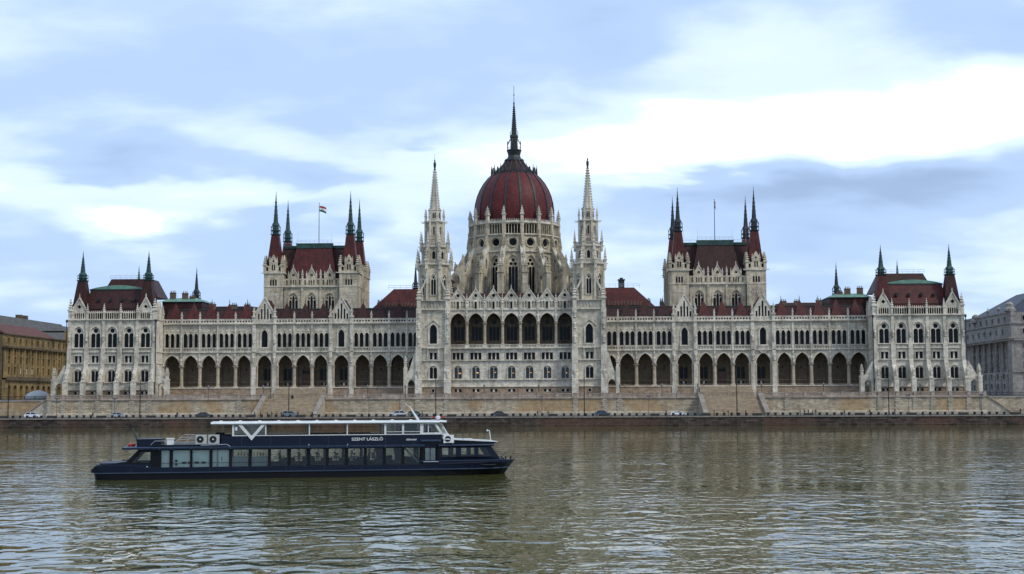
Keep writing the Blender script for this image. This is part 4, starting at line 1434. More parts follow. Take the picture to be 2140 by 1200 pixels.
part('dome_spire', MB().lathe([(1.0, 88.6), (.75, 91.0), (.22, 98.6), (.26, 98.9), (.26, 99.3), (.1, 99.6), (.07, 104.7)], 8, 0, DY, rot=PI / 8)
     .lathe([(.05, 101.5), (.24, 101.8), (.05, 102.1)], 6, 0, DY), 'lead')
cr = MB()
for j in range(12):
    z = 90.3 + j * .68
    r = .95 - .7 * (z - 89) / 9.6
    for k in range(8):
        a = PI / 8 + k * PI / 4
        cr.frus(r * math.sin(a), DY - r * math.cos(a), z, z + .25, .05, .05, .12, .12)
part('crockets', cr, 'lead')['kind'] = 'stuff'
# pierced screen walls between the drum and the spire towers
for s in (-1, 1):
    part('flying_buttress', MB().panel([(s * 14.6, 34.0), (s * 19.3, 34.0), (s * 19.3, 43.2), (s * 17.6, 45.0), (s * 14.6, 50.5)],
                                       [lancet(s * 17.2, 34.1, 38.6, 40.6, 2.6, 5), lancet(s * 17.0, 41.6, 42.9, 44.5, 2.1, 5)], 9.4, 10.4, 0, True), 'cream')
    pin(s * 19.0, 9.9, 43.2, 3.6, .3, 'cream')

# ================================================================== RIVER, QUAY, TERRACE
def water():
    m, t, b = mat_new('river_water')
    g = N(t, 'ShaderNodeNewGeometry')

    def wave(sx, sy, detail, rough, rot=0.0, dist=0.3):
        mp = N(t, 'ShaderNodeMapping')
        mp.inputs['Scale'].default_value = (sx, sy, 1)
        mp.inputs['Rotation'].default_value = (0, 0, rot)
        t.links.new(g.outputs['Position'], mp.inputs[0])
        n = N(t, 'ShaderNodeTexNoise', inp={'Scale': 1.0, 'Detail': detail, 'Roughness': rough, 'Distortion': dist})
        t.links.new(mp.outputs[0], n.inputs['Vector'])
        return n.outputs[0]
    a = wave(0.55, 0.46, 1.0, 0.4, R(4), 0.6)
    c = wave(1.5, 1.3, 1.5, 0.5, R(-4))
    big = wave(0.018, 0.05, 3, 0.5, R(5), 0.8)
    amp = ramp(t, big, [(0.38, (0.30, 0.30, 0.30)), (0.50, (0.7, 0.7, 0.7)), (0.62, (1.0, 1.0, 1.0))])
    chop = ramp(t, wave(0.03, 0.07, 2, 0.5, R(4), 0.5), [(0.42, (0.12, 0.12, 0.12)), (0.6, (1, 1, 1))])
    h = mth(t, 'ADD', mth(t, 'MULTIPLY', mth(t, 'MULTIPLY', a, WAVE_A), amp), mth(t, 'MULTIPLY', mth(t, 'MULTIPLY', c, WAVE_C), chop))
    # the far bank gives lee: the surface calms towards it
    sy = N(t, 'ShaderNodeSeparateXYZ')
    t.links.new(g.outputs['Position'], sy.inputs[0])
    mr = N(t, 'ShaderNodeMapRange', inp={'From Min': -70.0, 'From Max': -210.0, 'To Min': 0.18, 'To Max': 1.0})
    t.links.new(mth(t, 'ADD', sy.outputs[1], mth(t, 'MULTIPLY', big, 60.0)), mr.inputs[0])
    h = mth(t, 'MULTIPLY', h, mr.outputs[0])
    bp = N(t, 'ShaderNodeBump', inp={'Strength': 1.0, 'Distance': 1.0})
    t.links.new(h, bp.inputs['Height'])
    t.links.new(bp.outputs[0], b.inputs['Normal'])
    n = wave(0.012, 0.03, 4, 0.55)
    t.links.new(ramp(t, n, [(0.3, (0.058, 0.060, 0.014)), (0.7, (0.090, 0.089, 0.025))]), b.inputs['Base Color'])
    b.inputs['Roughness'].default_value = 0.03
    b.inputs['IOR'].default_value = 1.33
    return m


M['water'] = water()
YQ = -36.0
ZR = 2.45
struct('river', MB().add([(-900, -700, 0), (900, -700, 0), (900, YQ + 1, 0), (-900, YQ + 1, 0)], [(0, 1, 2, 3)]).mesh('river', M['water']))
M['asphalt'] = plain('asphalt', (0.055, 0.055, 0.058), 0.95, 0, 0.2, 0.7, 0.1)
M['earth'] = plain('city_ground', (0.16, 0.15, 0.13), 0.95, 0, 0.2, 0.2)
M['paving'] = plain('stone_paving', (0.27, 0.25, 0.22), 0.95, 0, 0.15, 0.9, 0.15)
M['rwall'] = stone('retaining_wall_stone', (0.52, 0.435, 0.315), (0.22, 0.18, 0.13), bw=1.3, bh=0.42, joint=0.45, stain=0.5, var=0.26, bump=0.5, patch=(0.45, 0.30, 0.15))
M['rwall_light'] = stone('pale_base_stone', (0.50, 0.44, 0.34), (0.25, 0.21, 0.16), bw=2.4, bh=0.9, joint=0.3, stain=0.4, var=0.1)
M['quay'] = stone('quay_wall_stone', (0.10, 0.075, 0.062), (0.030, 0.026, 0.024), bw=1.6, bh=0.5, joint=0.7, stain=0.75, var=0.5, bump=0.6, patch=(0.15, 0.085, 0.06))
M['coping'] = stone('coping_stone', (0.30, 0.27, 0.23), (0.22, 0.19, 0.15), bw=2.2, bh=2, joint=0.5, stain=0.4, var=0.15)
M['balstone'] = stone('balustrade_stone', (0.46, 0.38, 0.31), (0.22, 0.17, 0.13), bw=2.2, bh=0.6, joint=0.3, stain=0.5, var=0.14)

struct('ground', MB().add([(-6000, -7.0, 7.5), (6000, -7.0, 7.5), (6000, 9000, 7.5), (-6000, 9000, 7.5)], [(0, 1, 2, 3)]).mesh('ground', M['earth']))
struct('quay_road', MB().add([(-900, YQ + .6, ZR), (900, YQ + .6, ZR), (900, -6.9, ZR), (-900, -6.9, ZR)], [(0, 1, 2, 3)]).mesh('quay_road', M['asphalt']))
# kerb and footway along the foot of the retaining wall
struct('pavement', MB().box(-300, 300, -17.5, -12.2, ZR - .05, ZR + .14).mesh('pavement', M['paving']))
ml_ = MB()
for k in range(-60, 61):
    ml_.add([(k * 5.0, -24.6, ZR + .004), (k * 5.0 + 2.0, -24.6, ZR + .004), (k * 5.0 + 2.0, -24.45, ZR + .004), (k * 5.0, -24.45, ZR + .004)], [(0, 1, 2, 3)])
M['paint'] = plain('road_paint', (0.7, 0.7, 0.66), 0.8, 0, .1, 2)
struct('lane_marking', ml_.mesh('lane_marking', M['paint']))

QW = thing('quay_wall', 'long dark brown stone quay wall along the far waterline', 'wall', (0, YQ, 0))
blk = MB()
zc_ = -.6
for ci, hh in enumerate((.72, .7, .68, .66)):
    x = -300 + (ci % 2) * .9
    while x < 300:
        L = random.uniform(1.3, 2.6)
        d = random.uniform(-.04, .03)
        blk.box(x + .02, min(x + L, 300) - .02, YQ + d, YQ + .8, zc_ + .02, zc_ + hh - .02)
        x += L
    zc_ += hh
part('stone_block', blk, 'quay', parent=QW)['kind'] = 'stuff'
part('wall_core', MB().box(-900, 900, YQ + .06, YQ + 1.0, -2, 2.17), 'quay', parent=QW)
cpm = {}
x = -180.0
while x < 180:
    L = 3.0
    part('coping_slab', cpm.setdefault('c', MB().box(0.02, L - .02, -.22, .9, 0, ZR + .05 - 2.18).mesh('coping_slab', M['coping'])), 'coping', parent=QW, loc=(x, YQ, 2.18 + random.uniform(-.012, .012)))
    x += L

# retaining wall in three lengths, stairs between them
YW = -12.0
STX = (53.0, 69.6)
BALM = mb_balustrade(4.6, 1.15, 18, .26)


def rwall(label, x0, x1, strips):
    t_ = thing('retaining_wall', label, 'wall', ((x0 + x1) / 2, YW, ZR))
    part('wall_face', MB().box(x0, x1, YW, YW + 1.2, ZR - .3, 7.2), 'rwall', parent=t_)
    part('base_course', MB().box(x0 - .05, x1 + .05, YW - .45, YW - .002, ZR - .3, 3.35).prismx([(YW - .45, 3.35), (YW - .003, 3.35), (YW - .003, 3.55)], x0, x1), 'rwall_light', parent=t_)
    part('cornice', MB().box(x0 - .1, x1 + .1, YW - .32, YW + 1.2, 7.2, 7.5).box(x0, x1, YW - .16, YW, 7.05, 7.2), 'balstone', parent=t_)
    qm = {}
    for x in strips:
        for j in range(7):
            z = 3.4 + j * .53
            wv = .82 if j % 2 else .62
            key = j % 2
            if key not in qm:
                qm[key] = MB().box(-wv, wv, -.2, 0, .03, .5).mesh('quoin_block', M['rwall_light'])
            ob('quoin_block', qm[key], t_, (x, YW - .002, z))
    # balustrade with posts
    posts = sorted(set([x0 + .4, x1 - .4] + [p for p in strips if x0 + 1 < p < x1 - 1]))
    full = []
    for a, b in zip(posts[:-1], posts[1:]):
        n = max(1, round((b - a) / 5.2))
        full += [a + (b - a) * k / n for k in range(n)]
    full.append(posts[-1])
    pmh = MB().box(-.42, .42, -.28, .28, 0, 1.2).box(-.5, .5, -.34, .34, 1.2, 1.32).mesh('baluster_post', M['balstone'])
    for x in full:
        ob('baluster_post', pmh, t_, (x, YW + .15, 7.5))
    for a, b in zip(full[:-1], full[1:]):
        L = b - a - .84
        solid = random.random() < .35
        if solid and abs((a + b) / 2) < 100:
            part('parapet_panel', MB().box(a + .42, b - .42, YW + .0, YW + .28, 7.5, 8.5).box(a + .42, b - .42, YW - .06, YW + .34, 8.5, 8.68), 'balstone', parent=t_)
        else:
            balus((a + b) / 2, YW + .15, 7.5, round(L, 2), 1.18, max(4, int(L / .34)), 'balstone', parent=t_, t=.3)
    return t_


pstr = [102.6, 107.6, 112.45, 117.3, 122.15, 127.2, 131.0]
rwall('pale sandstone retaining wall with balustrade below the left pavilion', -132.0, -STX[1] - .3, [-x for x in pstr] + [-77])
rwall('long pale sandstone retaining wall between the two stairs below the dome', -STX[0] + .3, STX[0] - .3, [-26.3, -18.1, 18.1, 26.3, -30.5, 30.5])
rwall('pale sandstone retaining wall with balustrade below the right pavilion', STX[1] + .3, 132.0, pstr + [77])
struct('terrace', MB().box(-132, 132, YW + 1.0, 9.0, ZR - .2, 7.55).mesh('terrace', M['paving']))
for s in (-1, 1):
    # set-back wall running on beyond the terrace, with the sloping flank of the end stair
    x0, x1 = sorted((s * 131.9, s * 330))
    sd_ = 'left' if s < 0 else 'right'
    t_ = thing('retaining_wall', 'plain sandstone wall without balustrade at far %s edge of the embankment' % sd_, 'wall', ((x0 + x1) / 2, -7, ZR))
    part('wall_face', MB().box(x0, x1, -7.0, -6.0, ZR - .2, 7.0), 'rwall', parent=t_)
    part('coping', MB().box(x0, x1, -7.2, -5.9, 7.0, 7.25), 'balstone', parent=t_)
    fl = MB().panel([(s * 132.0, ZR), (s * 139.5, ZR), (s * 132.6, 7.5), (s * 132.0, 7.5)], [], -11.2, -7.1, 0, True)
    part('stair_flank', fl, 'rwall_light', parent=t_)
    part('stair_flank_coping', MB().bar((s * 132.4, -11.3, 7.62), (s * 139.5, -11.3, ZR + .15), .5, .22), 'balstone', parent=t_)
    # iron fence on that wall
    fe = thing('iron_fence', 'black iron fence standing on the %s end of the embankment wall' % sd_, 'fence', (s * 150, -5.2, 7.5))
    fm = MB()
    xx = 134.0
    while xx < 180:
        fm.box(s * xx - .03, s * xx + .03, -5.23, -5.17, 7.5, 8.55)
        xx += .3
    ob('fence_bars', fm.mesh('fence_bars', M['iron']), fe)['kind'] = 'stuff'
    ob('fence_rail', MB().box(min(s * 134, s * 180), max(s * 134, s * 180), -5.25, -5.15, 8.4, 8.5).box(min(s * 134, s * 180), max(s * 134, s * 180), -5.25, -5.15, 7.6, 7.68).mesh('fence_rail', M['iron']), fe)

# grand stairs
M['steps'] = stone('stair_stone', (0.44, 0.35, 0.245), (0.24, 0.19, 0.13), bw=2.0, bh=.17, joint=0.35, stain=0.4, var=0.14, bump=.2)
for s in (-1, 1):
    x0, x1 = sorted((s * STX[0], s * STX[1]))
    sd_ = 'left' if s < 0 else 'right'
    t_ = thing('stone_stairs', 'wide sandstone stairs from quay to colonnade left of the dome' if s < 0 else 'wide sandstone stairs from quay to colonnade right of the dome', 'stairs', ((x0 + x1) / 2, -24, ZR))
    n = 30
    sp = [(YW + .9, ZR - .1)]
    st = []
    for i in range(n):
        y0 = -25.0 + 13.0 * i / n
        z0 = ZR + (7.55 - ZR) * (i + 1) / n
        st += [(y0, z0 - (7.55 - ZR) / n), (y0, z0)]
    prof = [(-25.0, ZR - .1)] + st + [(YW + 1.2, 7.55), (YW + 1.2, ZR - .1)]
    part('lower_flight', MB().prismx(prof, x0 + .5, x1 - .5), 'steps', parent=t_)
    st = []
    n = 18
    for i in range(n):
        y0 = -6.5 + 5.7 * i / n
        z0 = 7.55 + 3.0 * (i + 1) / n
        st += [(y0, z0 - 3.0 / n), (y0, z0)]
    part('upper_flight', MB().prismx([(-6.5, 7.5)] + st + [(-.72, 10.55), (-.72, 7.5)], x0 + .8, x1 - .8), 'steps', parent=t_)
    for xx in (x0, x1):
        part('stair_flank', MB().prismx([(-26.0, ZR - .1), (-26.0, ZR + .6), (YW - .4, 8.1), (YW + .6, 8.1), (YW + .6, ZR - .1)], xx - .55, xx + .55), 'rwall_light', parent=t_)
        part('flank_coping', MB().bar((xx, -26.1, ZR + .72), (xx, YW - .4, 8.2), 1.35, .26), 'coping', parent=t_)
        part('newel', MB().box(xx - .75, xx + .75, YW - .5, YW + .8, 7.5, 8.9), 'balstone', parent=t_)
    rl = MB()
    for z in (8.0, 8.35, 8.7):
        rl.tube((x0 + .7, YW + .9, z), (x1 - .7, YW + .9, z), .035, 4)
    for k in range(12):
        xx = x0 + .9 + (x1 - x0 - 1.8) * k / 11
        rl.tube((xx, YW + .9, 7.5), (xx, YW + .9, 8.75), .035, 4)
    part('handrail', rl, 'iron', parent=t_)

# ------------------------------------------------------------------ street furniture on the quay
BOLL = MB().lathe([(.34, 0), (.35, .12), (.31, .2), (.31, .58), (.37, .65), (.37, .78), (.22, .85)], 10)
bme = BOLL.mesh('bollard', M['iron'])
M['dark_planter'] = plain('dark_concrete', (0.045, 0.042, 0.04), 0.9, 0, .3, 2)
PL = MB().frus(0, 0, 0, .62, 1.15, .42, 1.25, .5)
PL.box(-1.25, 1.25, -.5, -.42, .62, .72).box(-1.25, 1.25, .42, .5, .62, .72).box(-1.25, -1.15, -.5, .5, .62, .72).box(1.15, 1.25, -.5, .5, .62, .72).box(-1.15, 1.15, -.42, .42, .6, .64)
plm = PL.mesh('stone_trough', M['dark_planter'])
YB = YQ + 1.6
k = 0
x = -146.0
while x < 146:
    if k % 6 == 5:
        thing('stone_trough', 'low dark stone trough in the bollard row along the quay edge', 'trough', (x + .9, YB, ZR), 0, 'dark troughs along the quay', plm)
        x += 3.8
    else:
        thing('bollard', 'short black iron bollard in the row along the quay edge', 'bollard', (x, YB, ZR), 0, 'bollards along the quay', bme)
        x += 1.92
    k += 1
rl = MB()
for z in (.28, .52):
    rl.tube((-147, YB, ZR + z), (147, YB, ZR + z), .035, 4)
x = -147
while x < 147:
    rl.tube((x, YB, ZR), (x, YB, ZR + .54), .03, 4)
    x += 3.5
thing('low_railing', 'thin dark low rail running between the quay bollards', 'railing', (0, 0, 0), 0, None, rl.mesh('low_railing', M['iron']))

# tall contact-wire masts
mast_mb = MB().lathe([(.2, 0), (.2, .9), (.14, 1.0), (.10, 10.2), (.13, 10.25), (.13, 10.4)], 8)
mast_me = mast_mb.mesh('tall_mast', M['iron'])
# X positions read off the photograph at the depth of the road
MASTS = [(-137.0, 'tall thin black mast at far left behind the white parked car'), (-100.6, 'tall thin black mast before the inner corner of left pavilion'),
         (-59.8, 'tall thin black mast in front of the left stairs'), (-19.8, 'tall thin black mast before the left spire tower'), (20.3, 'tall thin black mast before the right spire tower'),
         (61.2, 'tall thin black mast in front of the right stairs'), (101.6, 'tall thin black mast before the inner corner of right pavilion')]
for x, lb in MASTS:
    thing('tall_mast', lb, 'mast', (x, -27.0, ZR), 0, 'masts along the quay road', mast_me)
sg = thing('traffic_signal', 'small dark traffic signal box hanging on the mast by left stairs', 'traffic light', (-59.0, -27.2, ZR + 5.0))
ob('signal_housing', MB().box(-.1, .5, -.2, .2, 0, .9).box(-.8, -.1, -.05, .05, .4, .5).mesh('signal_housing', M['iron']), sg, (-59.0, -27.2, ZR + 5.0))

# cluster lamps at the foot of the wall
M['lampglass'] = plain('grey_lamp_glass', (0.16, 0.16, 0.15), 0.5, 0, .1, 3)
M['lampgrey'] = plain('grey_lamp_iron', (0.14, 0.135, 0.12), 0.6, .2, .2, 3)
clm = MB().lathe([(.16, 0), (.16, .7), (.08, .8), (.06, 5.4)], 6)
cla, clg = MB(), MB()
for lv, rr in ((4.2, .55), (5.0, .5)):
    for k in range(4):
        a = k * PI / 2 + PI / 4
        p = (rr * math.sin(a), rr * math.cos(a), lv)
        cla.tube((0, 0, lv - .2), p, .035, 4)
        clg.lathe([(.08, lv), (.17, lv + .12), (.19, lv + .4), (.05, lv + .55)], 6, p[0], p[1])
clm_, cla_, clg_ = clm.mesh('post', M['lampgrey']), cla.mesh('arm', M['lampgrey']), clg.mesh('lantern_cluster', M['lampglass'])
CL = [(-127.6, 'grey cluster lamp before left end of the left pavilion'), (-111.2, 'grey cluster lamp before the middle of the left pavilion'), (-39.5, 'grey cluster lamp between the left stairs and the dome'), (-11.0, 'grey cluster lamp below the dome, left of two'),
      (8.7, 'grey cluster lamp below the dome, right of two'), (38.3, 'grey cluster lamp between the dome and right stairs'), (109.5, 'grey cluster lamp before the right pavilion'), (129.4, 'grey cluster lamp before the right end of the right pavilion')]
for x, lb in CL:
    t_ = thing('cluster_lamp', lb, 'lamp', (x, -16, ZR + .14), 0, 'cluster lamps at the wall foot')
    for n_, me in (('post', clm_), ('arm', cla_), ('lantern_cluster', clg_)):
        ob(n_, me, t_, (x, -16, ZR + .14))

# black lanterns on the terrace balustrade
tl_p = MB().lathe([(.28, 0), (.3, .2), (.14, .35), (.18, .9), (.07, 1.1), (.06, 2.6), (.14, 2.7)], 8).mesh('post', M['iron'])
tl_g = MB().lathe([(.14, 2.7), (.27, 2.85), (.3, 3.4), (.34, 3.42), (.05, 3.75), (.03, 3.9)], 6).mesh('lantern', M['lampglass'])
TL = [(-108.7, 'in front of the left pavilion'), (-99.3, 'at the inner corner of the left pavilion'), (-86.0, 'before the colonnade left of the stairs'), (-70.3, 'at the left flank of the left stairs'), (-52.2, 'at the right flank of the left stairs'),
      (-40.6, 'before the colonnade near the left spire tower'), (-29.9, 'beside the left spire tower'), (-7.6, 'before the dining hall, left of two'), (7.8, 'before the dining hall, right of two'), (30.6, 'beside the right spire tower'),
      (42.4, 'before the colonnade near the right spire tower'), (52.4, 'at the left flank of the right stairs'), (70.2, 'at the right flank of the right stairs'), (87.4, 'before the colonnade right of the stairs'), (99.6, 'at the inner corner of the right pavilion'), (114.2, 'in front of the right pavilion')]
for x, lb in TL:
    t_ = thing('terrace_lantern', 'black iron lantern on the terrace ' + lb, 'lamp', (x, YW + 1.1, 7.55), 0, 'lanterns along the terrace')
    ob('post', tl_p, t_, (x, YW + 1.1, 7.55))
    ob('lantern', tl_g, t_, (x, YW + 1.1, 7.55))

# ================================================================== NEIGHBOURING BUILDINGS
M['ochre'] = stone('ochre_render', (0.34, 0.235, 0.10), (0.06, 0.045, 0.03), bw=2.0, bh=.6, joint=.2, stain=.9, var=.12)
M['ochre_dark'] = stone('sooty_render', (0.16, 0.115, 0.07), (0.05, 0.04, 0.03), bw=2.0, bh=.6, joint=.2, stain=.8, var=.15)
M['grey_stone'] = stone('grey_limestone', (0.36, 0.335, 0.31), (0.15, 0.14, 0.13), bw=1.6, bh=.6, joint=.3, stain=.7, var=.1)
M['slate'] = tiles('blue_slate', (0.045, 0.055, 0.075), (0.022, 0.028, 0.04), .5, .5, .3)
M['brownroof'] = tiles('brown_tiles', (0.15, 0.065, 0.05), (0.08, 0.035, 0.03), .8)
M['greyroof'] = tiles('grey_roof', (0.13, 0.13, 0.125), (0.07, 0.07, 0.07), .8)
M['blind'] = plain('pale_blind', (0.55, 0.55, 0.52), .7, 0, .1, 2)


def bpart(root, name, mb, mat, M_=None, **kw):
    return ob(name, mb.mesh(name, M[mat]), root, **(dict(M=M_) if M_ is not None else kw))


# left: ochre ministry, its long side recedes from the river. Local frame: x runs along the facade into depth, -y faces the square
OB = thing('ochre_building', 'sooty ochre office building with brown tiled roof at left edge', 'building', (-165.7, 40, 7.5))
LX = TM((-165.7, 40, 7.5), PI / 2)
LEN = 66.0
cols_ = [3.6 + 5.0 * i for i in range(12)]
holes = []
wl = []
for i, x in enumerate(cols_):
    for z, h, w_ in ((8.6, 2.3, 1.5), (11.9, 2.3, 1.5), (14.9, 1.7, 1.4), (18.6, 1.7, 1.3)):
        holes.append(rect(x - w_ / 2, x + w_ / 2, z, z + h))
        wl.append((x, z, h, w_))
bpart(OB, 'facade_wall', MB().panel(rect(0, LEN, 7.2, 17.0), [h for h in holes if h[0][1] < 16], 0, .4), 'ochre', LX)
bpart(OB, 'attic_wall', MB().panel(rect(0, LEN, 17.6, 21.3), [h for h in holes if h[0][1] > 16], .3, .7), 'ochre', LX)
bpart(OB, 'arcade', MB().panel(rect(0, LEN, 0, 6.4), [lancet(x, .1, 3.6, 4.9, 2.6, 4) for x in cols_], -.3, 1.0), 'ochre', LX)
bpart(OB, 'building_core', MB().box(0, LEN, .7, 60, 0, 21.3), 'ochre_dark', LX)
bpart(OB, 'balcony_band', MB().box(0, LEN, -1.1, 0, 6.4, 6.75).box(0, LEN, -1.1, -.95, 6.75, 7.6), 'ochre_dark', LX)
bpart(OB, 'cornice', MB().box(-.5, LEN, -.9, .4, 17.0, 17.6).box(-.3, LEN, -.3, .6, 21.3, 21.7), 'ochre_dark', LX)
bpart(OB, 'tiled_roof', MB().prismx([(0, 21.7), (7, 25.4), (20, 25.4), (20, 21.7)], 0, 45), 'brownroof', LX)
bpart(OB, 'grey_roof', MB().prismx([(16, 21.3), (22, 30.5), (48, 30.5), (58, 21.3)], -20, 110), 'greyroof', LX)
for i, x in enumerate(cols_[:-1]):
    bpart(OB, 'pilaster', MB().box(x + 2.1, x + 2.9, -.28, -.003, 7.6, 17.0).box(x + 1.9, x + 3.1, -.4, -.004, 16.2, 17.0), 'ochre', LX)
for i, (x, z, h, w_) in enumerate(wl):
    bl = (z == 8.6 and i // 4 in (2, 3, 4))
    o = bpart(OB, 'window', MB().panel(rect(-w_ / 2 - .2, w_ / 2 + .2, -.2, h + .25), [rect(-w_ / 2, w_ / 2, 0, h)], -.14, 0, 0, True), 'ochre', LX @ Matrix.Translation((x, 0 if z < 16 else .3, z)))
    ob('pane', MB().box(-w_ / 2, w_ / 2, .25, .3, 0, h).mesh('pane', M['blind' if bl else 'pane']), o, M=LX @ Matrix.Translation((x, 0 if z < 16 else .3, z)))
bpart(OB, 'end_bay', MB().box(54, 66, -1.0, .28, 7.6, 16.99).box(54, 66, -.8, .28, 17.61, 25.0), 'ochre', LX)
bpart(OB, 'end_bay_roof', MB().frus(60, 5, 25, 27.0, 6, 6, 2.5, 2.5), 'greyroof', LX)
for x in (56, 60, 64):
    for z in (8.6, 11.9, 19.3):
        bpart(OB, 'window', MB().box(-.7, .7, -.06, 0, 0, 2.2), 'pane', LX @ Matrix.Translation((x, -1.0 if z < 16 else -.8, z)))
for x, z in ((12, 30.4), (44, 30.4), (47.5, 30.4), (74, 30.4), (79, 30.4)):
    bpart(OB, 'chimney', MB().box(x - 1.2, x + 1.2, 24, 26, z, z + (2.8 if x == 44 else 1.8)), 'ochre_dark', LX)

# right: grey museum-like palace, giant columns on its long side, slate hip roof
GB = thing('grey_building', 'grey stone building with giant columns and blue slate roof at right edge', 'building', (153, 30, 7.5))
RX = TM((153, 30, 7.5), -PI / 2)       # local x: towards the river, -y faces the parliament; origin at the river corner
wl2 = []
ZZ = dict(c0=8.0, c1=16.9)
side = [-5.2, -11.4, -17.6, -23.8, -30.0, -36.2, -42.4]
hls = []
for i, x in enumerate(side):
    for z, h, w_ in ((5.2, 1.7, 1.4), (2.0, 1.7, 1.3), (8.6, 1.9, 1.4), (11.6, 1.9, 1.4), (14.6, 1.5, 1.4), (19.2, 1.5, 1.3), (23.3, 1.4, 1.2)):
        wl2.append((x - 3.1, z, h, w_))
        hls.append(rect(x - 3.1 - w_ / 2, x - 3.1 + w_ / 2, z, z + h))
xe = -62
deep = [h for h in hls if 8 < h[0][1] < 17]
bpart(GB, 'base_storey', MB().panel(rect(xe, 0, 0, 7.4), [h for h in hls if h[0][1] < 7], 0, .5), 'grey_stone', RX)
bpart(GB, 'column_wall', MB().panel(rect(xe, -3.5, 7.4, 17.0), deep, 2.2, 2.6), 'grey_stone', RX)
bpart(GB, 'corner_pier', MB().box(-3.5, 0, 0, 2.6, 7.4, 17.0), 'grey_stone', RX)
bpart(GB, 'entablature', MB().box(xe, .3, -.5, 2.2, 17.0, 17.6).box(xe, .7, -.9, 2.2, 17.6, 18.1), 'grey_stone', RX)
bpart(GB, 'attic_storey', MB().panel(rect(xe, 0, 18.1, 22.2), [h for h in hls if 18 < h[0][1] < 22], 0, .4), 'grey_stone', RX)
bpart(GB, 'upper_storey', MB().panel(rect(xe + 10, -.8, 22.6, 25.8), [h for h in hls if h[0][1] > 22.6 and h[0][0] > xe + 12], .8, 1.2), 'grey_stone', RX)
bpart(GB, 'cornice', MB().box(xe, .2, -.4, 1, 22.2, 22.6).box(xe + 10, -.5, .5, 1.2, 25.8, 26.3), 'grey_stone', RX)
bpart(GB, 'building_core', MB().box(xe, -.5, 2.6, 40, 0, 22.4).box(xe, -.5, .5, 2.6, 0, 7.4).box(xe, -.5, .4, 2.6, 17.5, 22.3).box(xe + 10, -.9, 1.2, 40, 22, 25.9), 'grey_stone', RX)
rust = MB()
for k in range(9):
    rust.box(xe, .06, -.12, .002, .5 + k * .78, 1.02 + k * .78)
for i, x in enumerate(side):
    o = ob('column', MB().lathe([(.62, 8.0), (.62, 8.3), (.5, 8.5), (.44, 16.2), (.62, 16.7)], 10).box(-.75, .75, -.75, .75, 7.4, 8.0).box(-.7, .7, -.7, .7, 16.7, 17.0).mesh('column', M['grey_stone']), GB, M=RX @ Matrix.Translation((x, .8, 0)))
    for z0 in range(6):
        bpart(GB, 'rusticated_pier', MB().box(-1.1, 1.1, -.25, .002, .5 + z0 * 1.1, 1.3 + z0 * 1.1), 'grey_stone', RX @ Matrix.Translation((x, 0, 0)))
for x, z, h, w_ in wl2:
    y = 2.2 if 8 < z < 17 else (.8 if z > 22.6 else 0)
    if z > 22.6 and x < xe + 12:
        continue
    o = bpart(GB, 'window', MB().panel(rect(-w_ / 2 - .18, w_ / 2 + .18, -.2, h + .2), [rect(-w_ / 2, w_ / 2, 0, h)], -.14, 0, 0, True), 'grey_stone', RX @ Matrix.Translation((x, y, z)))
    ob('pane', MB().box(-w_ / 2, w_ / 2, .22, .27, 0, h).box(-.05, .05, .16, .22, 0, h).mesh('pane', M['pane']), o, M=RX @ Matrix.Translation((x, y, z)))
# river front
FX = TM((153, 30, 7.5), 0)
fh = [rect(x - .7, x + .7, z, z + h) for x in (4.2, 9.0, 13.8) for z, h in ((2.0, 1.7), (5.2, 1.7), (8.6, 1.9), (11.6, 1.9), (14.6, 1.5), (19.2, 1.5), (23.3, 1.4))]
bpart(GB, 'river_front', MB().panel(rect(.02, 40, 0, 25.8), fh, -.02, .4), 'grey_stone', FX)
bpart(GB, 'river_core', MB().box(3.4, 40, .4, 40, 0, 25.8), 'grey_stone', FX)
for h in fh:
    o = bpart(GB, 'window', MB().panel(rect(-.88, .88, -.2, h[2][1] - h[0][1] + .2), [rect(-.7, .7, 0, h[2][1] - h[0][1])], -.14, 0, 0, True), 'grey_stone', FX @ Matrix.Translation((h[0][0] + .7, -.02, h[0][1])))
    ob('pane', MB().box(-.7, .7, .2, .25, 0, h[2][1] - h[0][1]).box(-.06, .06, .14, .2, 0, h[2][1] - h[0][1]).mesh('pane', M['pane']), o, M=FX @ Matrix.Translation((h[0][0] + .7, -.02, h[0][1])))
bpart(GB, 'front_bands', MB().box(.3, 40, -.6, -.03, 17.0, 18.0).box(.3, 40, -.45, -.03, 22.2, 22.6).box(.3, 40, -.4, -.03, 7.2, 7.6).box(6.2, 7.0, -.4, -.03, 7.6, 17.0).box(11, 11.8, -.4, -.03, 7.6, 17.0), 'grey_stone', FX)
bpart(GB, 'slate_roof', MB().frus(22, 26, 26.0, 33.5, 21, 20, 9, 8), 'slate', FX)
bpart(GB, 'rear_slate_roof', MB().frus(20, 66, 22.5, 27.5, 19, 18, 10, 10), 'slate', FX)
for x, z in ((-4.5, 26.3), (-40, 24.5)):
    bpart(GB, 'carved_crest', MB().lathe([(2.0, z), (1.9, z + .7), (1.2, z + 1.3), (1.3, z + 2.2), (.5, z + 2.9)], 8, x, 1.2).box(x - 2.6, x + 2.6, .4, 2.2, z, z + .6), 'grey_stone', RX)
for x in (-14, -25):
    bpart(GB, 'roof_urn', MB().lathe([(.3, 26.3), (.5, 27.0), (.7, 27.6), (.25, 28.0), (.1, 28.6)], 8, x, .8), 'grey_stone', RX)

